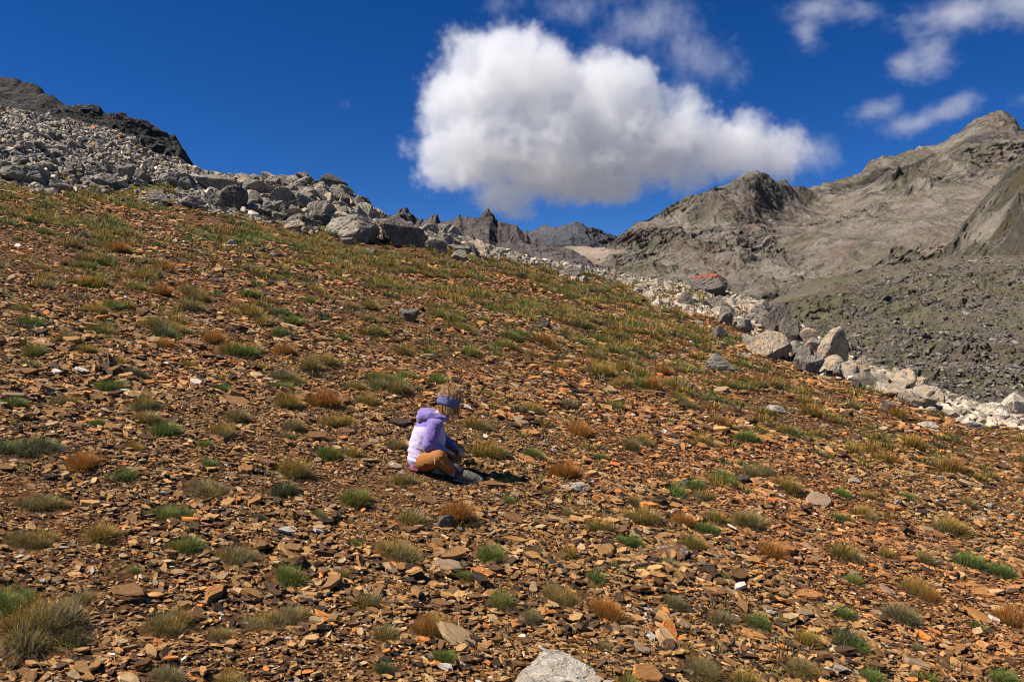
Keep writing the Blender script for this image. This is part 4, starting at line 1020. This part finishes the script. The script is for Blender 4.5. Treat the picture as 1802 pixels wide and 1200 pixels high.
    def boot(a, b_, t):
        a, b_, t = map(np.array, (a, b_, t)); f = (t - b_) / np.linalg.norm(t - b_)
        bo = part('boot', blob_mesh('boot', [[(*(a + np.array([-.006, 0, .012])), .040), (*(a * .5 + b_ * .5), .041), (*b_, .040)], [(*b_, .040), (*(b_ + (t - b_) * .35 + [0, 0, .006]), .040), (*(b_ + (t - b_) * .75 + [0, 0, .004]), .038, 1, 1.1, .9), (*t, .033, 1, 1.15, .85)]], .0035, 3, [bootm], None, lambda co: .0012 * fbm(co[:, 0] * 60, co[:, 1] * 60, co[:, 2] * 60, 3, 4, .5, True)))
        dn = np.array([0, 0, -.026])
        part('sole', blob_mesh('sole', [[(*(b_ - f * .018 + dn), .024, 1.1, 1.35, .42), (*(b_ + (t - b_) * .4 + dn * .95), .023, 1.1, 1.3, .42), (*(b_ + (t - b_) * .75 + dn * .9), .026, 1.1, 1.35, .42), (*(t + dn * .72), .023, 1.1, 1.3, .5)]], .003, 1, [solem]), bo)
        part('ankle_cuff', blob_mesh('ankle_cuff', [[(*(a + np.array([-.012, 0, .016])), .043), (*(a * .75 + b_ * .25 + np.array([-.004, 0, .006])), .044)]], .003, 2, [simple_mat('dark_boot_cuff', (.055, .05, .06), .9)]), bo)
        part('toe_cap', blob_mesh('toe_cap', [[(*(t + (b_ - t) * .16 - [0, 0, .004]), .035, 1, 1.15, .8), (*(t + [.004, 0, -.002]), .033, 1, 1.15, .8)]], .003, 2, [simple_mat('toe_rubber', (.30, .26, .20), .8)]), bo)
        s = np.cross(f, [0, 0, 1]); L = []
        for k in range(4):
            c = b_ + (t - b_) * (.12 + .14 * k) + np.array([0, 0, .036 - .003 * k]); L.append([(*(c - s * .020 - [0, 0, .006]), .0042), (*(c + f * .004 + [0, 0, .005]), .0042), (*(c + s * .020 - [0, 0, .006]), .0042)])
        part('lace', blob_mesh('lace', L, .0014, 1, [lacem]), bo)
    boot((.215, -.118, .000), (.236, -.112, -.022), (.345, -.096, -.050))
    boot((.150, .03, .015), (.140, .02, .000), (.07, -.035, .014))
    # headband and hair
    bandm = simple_mat('blue_headband', (.11, .115, .235), .85, 130, .12, .001)
    nA, rows = 48, []
    for (h_, r_) in ((-.038, .060), (-.039, .066), (-.028, .0695), (-.012, .0710), (.008, .0710), (.024, .069), (.032, .066), (.032, .061)):
        a = np.arange(nA) / nA * 2 * np.pi; wob = 1 + .012 * np.sin(a * 5 + h_ * 60)
        rows.append(hd + up * (h_ + .004) + (np.cos(a) * r_ * wob * 1.06)[:, None] * fd + (np.sin(a) * r_ * wob)[:, None] * sd + (np.sin(a * 3) * .002)[:, None] * up)
    V = np.concatenate(rows); nr = len(rows); j = np.arange(nA); j2 = (j + 1) % nA
    Fc = np.concatenate([np.stack([j + nA * k, j2 + nA * k, j2 + nA * (k + 1), j + nA * (k + 1)], 1) for k in range(nr)][:-1])
    part('headband', mk_mesh('headband', V, [Fc], None, [bandm], True))
    hairm = mat_attr('blond_hair', 200, .25, .5, .15)
    rng = np.random.default_rng(3); av, af, ac = [], [], []; b = 0
    # scalp cap of hair
    cap = iv * [1, 1, 1]; cc = hd + up * .022 + (cap + .18 * up * np.maximum(cap @ up, 0)[:, None]) * .064 * (1 + .05 * fbm(cap[:, 0] * 4, cap[:, 1] * 4, cap[:, 2] * 4, 3, 3))[:, None]
    # the cap covers the crown and, under the band, the back of the head only
    keepv = ((cap @ up) > -.05) | (((cap @ fd) < .25))
    ff = if_[keepv[if_].all(1)]; av.append(cc); af.append(ff); ac.append(np.repeat([[.30, .17, .07]], len(cc), 0)); b = len(cc)
    def strand(p0, d0, ln, w_, col, grav, curl):
        nonlocal b
        n = 6; P = [np.array(p0)]; d = np.array(d0, float)
        for k in range(n):
            d = d / np.linalg.norm(d); P.append(P[-1] + d * ln / n); d = d + np.array([0, 0, -grav]) + rng.normal(0, curl, 3)
            q_ = P[-1] - (hd + up * .012); rr = np.linalg.norm(q_)
            if rr < .067: P[-1] = hd + up * .012 + q_ / rr * .068
        P = np.array(P); s = np.cross(np.gradient(P, axis=0), rng.normal(size=3)); s /= np.linalg.norm(s, axis=1)[:, None] + 1e-9
        wv = w_ * np.array([1, 1, 1, .9, .8, .6, .2])[:, None]
        V = np.stack([P - s * wv, P + s * wv], 1).reshape(-1, 3); k = np.arange(n) * 2
        av.append(V); af4.append(np.stack([k, k + 1, k + 3, k + 2], 1) + b); ac.append(np.repeat(np.array(col)[None], len(V), 0)); b += len(V)
    af4 = []
    crown = hd + up * .085 - fd * .01
    for k in range(1500):
        a = rng.uniform(0, 2 * np.pi); e = rng.uniform(0, 1.35); dr = np.sin(e) * (np.cos(a) * fd + np.sin(a) * sd) + np.cos(e) * up
        p = hd + up * (.014 + .012 * np.cos(e)) + dr * (.066 + rng.uniform(0, .012) + .012 * (e < .9) * rng.random()); hz = dr - up * (dr @ up) + .25 * fd; tang = hz - up * .6 * np.sin(e) + rng.normal(0, .3, 3); tang = tang - dr * (tang @ dr) + dr * .06
        sunlit_blond = np.array([.92, .58, .24]) * rng.uniform(.45, 1.15) * (.8 + .5 * fbm(dr[0] * 3, dr[1] * 3, dr[2] * 3, 2, 8)) if rng.random() < .7 else np.array([.20, .10, .04])  # crown strands brighter: golden sunlight on the hair top is put into the colour
        strand(p, tang + dr * rng.uniform(-.1, .06), rng.uniform(.02, .042), .0011, sunlit_blond, .22, .42)
    for k in range(0):  # loose tuft at the crown
        a = rng.uniform(0, 2 * np.pi); dr = np.cos(a) * fd * .5 + np.sin(a) * sd * .5 + up * .6
        strand(crown + rng.normal(0, .014, 3), dr, rng.uniform(.012, .03), .0016, np.array([.66, .46, .22]) * rng.uniform(.5, 1.1), .5, .4)
    for k in range(700):  # ends below the band, round the back and over the cheek
        a = rng.uniform(-2.6, 2.6); dr = -np.cos(a) * fd + np.sin(a) * sd
        fr = -np.cos(a)
        p = hd - up * .030 + dr * .065; ln = rng.uniform(.035, .07) if fr < .2 else rng.uniform(.04, .075)
        strand(p, np.array([.12, .03, -1.]) + rng.normal(0, .12, 3) + dr * .05, ln, .0013, np.array([.58, .34, .13]) * rng.uniform(.4, 1.1), .2, .10)
    me = mk_mesh('hair', np.concatenate(av), [af[0], np.concatenate(af4)], {'col': np.concatenate(ac)}, [hairm], True)
    part('hair', me)
build_person()
# ------------------------------------------------------------------ clouds: real volumes, far behind the mountains
def cloud(name, blobs, Y0, dens, label, res, nscale, namp, thr=.0, depth=.8, seed=0., soft=.35, stretch=(1, 1, 1), alb=.98, gain=1.7):
    """blobs: (u, v, ru, rv, weight) of billows at distance Y0"""
    k = Y0 / F
    B = [((u - CX) * k, 0., (CY - v) * k, ru * k, (ru + rv) * .5 * k * depth, rv * k, w_) for (u, v, ru, rv, w_) in blobs]
    x0 = min(b[0] - b[3] * 1.6 for b in B); x1 = max(b[0] + b[3] * 1.6 for b in B); z0 = min(b[2] - b[5] * 1.6 for b in B); z1 = max(b[2] + b[5] * 1.6 for b in B); yd = max(b[4] for b in B) * 1.5
    cx, cz = (x0 + x1) / 2, (z0 + z1) / 2
    me = bpy.data.volumes.new(name)
    o = add_obj(name, me, None, (cx, Y0, cz)); tag(o, label, 'cloud', 'clouds over the ridge')
    g = bpy.data.node_groups.new(name, 'GeometryNodeTree'); g.interface.new_socket('Geometry', in_out='OUTPUT', socket_type='NodeSocketGeometry')
    def n(t, ins=None, **kw):
        d = g.nodes.new(t)
        for a, v in kw.items(): setattr(d, a, v)
        for a, v in (ins or {}).items():
            if hasattr(v, 'node'): g.links.new(v, d.inputs[a])
            else: d.inputs[a].default_value = v
        return d
    def mt(op, a, b=0., c=0.): return n('ShaderNodeMath', {0: a, 1: b, 2: c}, operation=op).outputs[0]
    def vm(op, a, b): return n('ShaderNodeVectorMath', {0: a, 1: b}, operation=op)
    pos = n('GeometryNodeInputPosition').outputs[0]
    pn = vm('MULTIPLY', pos, (1 / stretch[0], 1 / stretch[1], 1 / stretch[2])).outputs[0]
    wv = n('ShaderNodeTexNoise', {'Vector': vm('ADD', pn, (seed * 900 + 333, 71, 1)).outputs[0], 'Scale': nscale * .5, 'Detail': 3.}).outputs['Color']
    wp = vm('MULTIPLY', vm('SUBTRACT', wv, (.5, .5, .5)).outputs[0], (Y0 * .075,) * 3).outputs[0]
    pw = vm('ADD', pos, wp).outputs[0]
    acc = None
    for (bx, by, bz, rx, ry, rz, w_) in B:
        d = vm('SUBTRACT', pw, (bx - cx, by, bz - cz)).outputs[0]; d = vm('MULTIPLY', d, (1 / rx, 1 / ry, 1 / rz)).outputs[0]
        l = n('ShaderNodeVectorMath', {0: d}, operation='LENGTH').outputs['Value']
        f = mt('MULTIPLY', mt('SUBTRACT', 1., l), w_)
        acc = f if acc is None else n('ShaderNodeMath', {0: acc, 1: f, 2: soft}, operation='SMOOTH_MAX').outputs[0]
    no = n('ShaderNodeTexNoise', {'Vector': vm('ADD', pn, (seed * 1000, 0, 0)).outputs[0], 'Scale': nscale, 'Detail': 8., 'Roughness': .66}).outputs[0]
    no2 = n('ShaderNodeTexNoise', {'Vector': vm('ADD', pn, (seed * 700, 50, 0)).outputs[0], 'Scale': nscale * 3.1, 'Detail': 6., 'Roughness': .65}).outputs[0]
    no3 = n('ShaderNodeTexNoise', {'Vector': vm('ADD', pn, (seed * 400, 20, 9)).outputs[0], 'Scale': nscale * 9.5, 'Detail': 5., 'Roughness': .7}).outputs[0]
    nn = mt('ADD', mt('MULTIPLY', mt('SUBTRACT', no3, .5), namp * .6), mt('ADD', mt('MULTIPLY', mt('SUBTRACT', no, .5), namp), mt('MULTIPLY', mt('SUBTRACT', no2, .5), namp * .8)))
    de = mt('SUBTRACT', mt('ADD', acc, nn), thr)
    de = n('ShaderNodeClamp', {0: mt('MULTIPLY', de, gain)}).outputs[0]
    de = mt('MULTIPLY', mt('POWER', de, 1.5), dens)
    vc = n('GeometryNodeVolumeCube', {'Density': de, 'Background': 0., 'Min': (x0 - cx, -yd, z0 - cz), 'Max': (x1 - cx, yd, z1 - cz), 'Resolution X': res[0], 'Resolution Y': res[1], 'Resolution Z': res[2]})
    m = bpy.data.materials.new(name + '_vapour'); m.use_nodes = True; t = m.node_tree; t.nodes.clear()
    pv = t.nodes.new('ShaderNodeVolumePrincipled'); pv.inputs['Color'].default_value = (alb, alb, alb, 1); pv.inputs['Density'].default_value = 1; pv.inputs['Anisotropy'].default_value = .4
    ou = t.nodes.new('ShaderNodeOutputMaterial'); t.links.new(pv.outputs[0], ou.inputs['Volume'])
    sm = n('GeometryNodeSetMaterial', {'Geometry': vc.outputs[0], 'Material': m}); go = n('NodeGroupOutput'); g.links.new(sm.outputs[0], go.inputs[0])
    me.materials.append(m); md = o.modifiers.new('vapour', 'NODES'); md.node_group = g
    return o
cloud('cloud', [(875, 105, 120, 85, 1), (800, 185, 85, 90, 1), (960, 165, 140, 105, 1), (1075, 170, 105, 85, 1), (840, 265, 125, 80, 1), (990, 265, 170, 90, 1), (1140, 255, 150, 80, 1), (1265, 260, 105, 60, .9), (1340, 284, 85, 44, .6), (890, 345, 75, 45, 1), (1050, 315, 150, 42, .9), (915, 372, 38, 24, .8), (1310, 215, 45, 35, .7), (1190, 180, 60, 40, .6)],
      3600, .012, 'huge white and grey cumulus cloud in the middle of the sky', (330, 130, 190), .0030, 1.5, .04, seed=1., gain=2.6, alb=.93)
cloud('cloud', [(1440, 15, 95, 42, .8), (1405, 50, 45, 60, .7), (1500, 25, 80, 26, .7)], 4200, .006, 'wispy white cloud at the top edge right of centre', (120, 60, 70), .0021, 1.5, .12, seed=2.3, stretch=(1.4, 1, .8))
cloud('cloud', [(1690, 40, 120, 50, .8), (1640, 95, 55, 55, .7), (1790, 20, 100, 60, .9), (1600, 125, 45, 28, .6)], 4300, .006, 'wispy grey white cloud in the top right corner', (150, 60, 90), .0021, 1.4, .10, seed=3.1, stretch=(1.3, 1, .8))
cloud('cloud', [(1540, 180, 60, 42, .8), (1600, 212, 65, 36, .8), (1680, 183, 75, 28, .7)], 4300, .006, 'small wispy cloud left of the highest peak', (120, 50, 70), .0026, 1.5, .10, seed=4.2, stretch=(1.3, 1, .9))
cloud('cloud', [(1795, 185, 35, 22, .6)], 4300, .004, 'small cloud scrap at the right edge behind the peak', (60, 40, 50), .003, 1.2, .08, seed=5.2)
cloud('cloud', [(1130, 60, 130, 75, .6), (1000, 15, 100, 30, .6), (860, 8, 60, 26, .65), (1230, 120, 110, 70, .55), (1410, 275, 85, 50, .6)], 4100, .0036, 'faint thin veil of cloud above the big cumulus', (200, 50, 110), .0024, 1.5, .10, seed=6.7, stretch=(1, 1, 1.2))
cloud('cloud', [(607, 188, 26, 14, .5)], 4100, .002, 'tiny faint cloud scrap alone in the blue left sky', (50, 40, 40), .004, 1.3, .10, seed=7.7)

# clouds above the picture, whose shadows lie on the mountain
def shade_cloud(u, v, D, alt, r, lab, sd):
    P = Vector(((u - CX) / F * D, D, (CY - v) / F * D)); Q = P + SUN * (alt / SUN.z)
    k = Q.y / F; o = cloud('cloud', [(CX + Q.x / k, CY - Q.z / k, r / k, r * .45 / k, 1.), (CX + (Q.x + r) / k, CY - (Q.z + 20) / k, r * .7 / k, r * .35 / k, 1.)], Q.y, .016, lab, (50, 50, 30), .006, 1.0, .05, seed=sd)
shade_cloud(1590, 330, 1240, 640, 120, 'cloud above the frame shading the hollow under the peak', 8.8)
shade_cloud(1370, 405, 1000, 560, 48, 'small cloud above the frame shading the slope under the pyramid', 9.8)
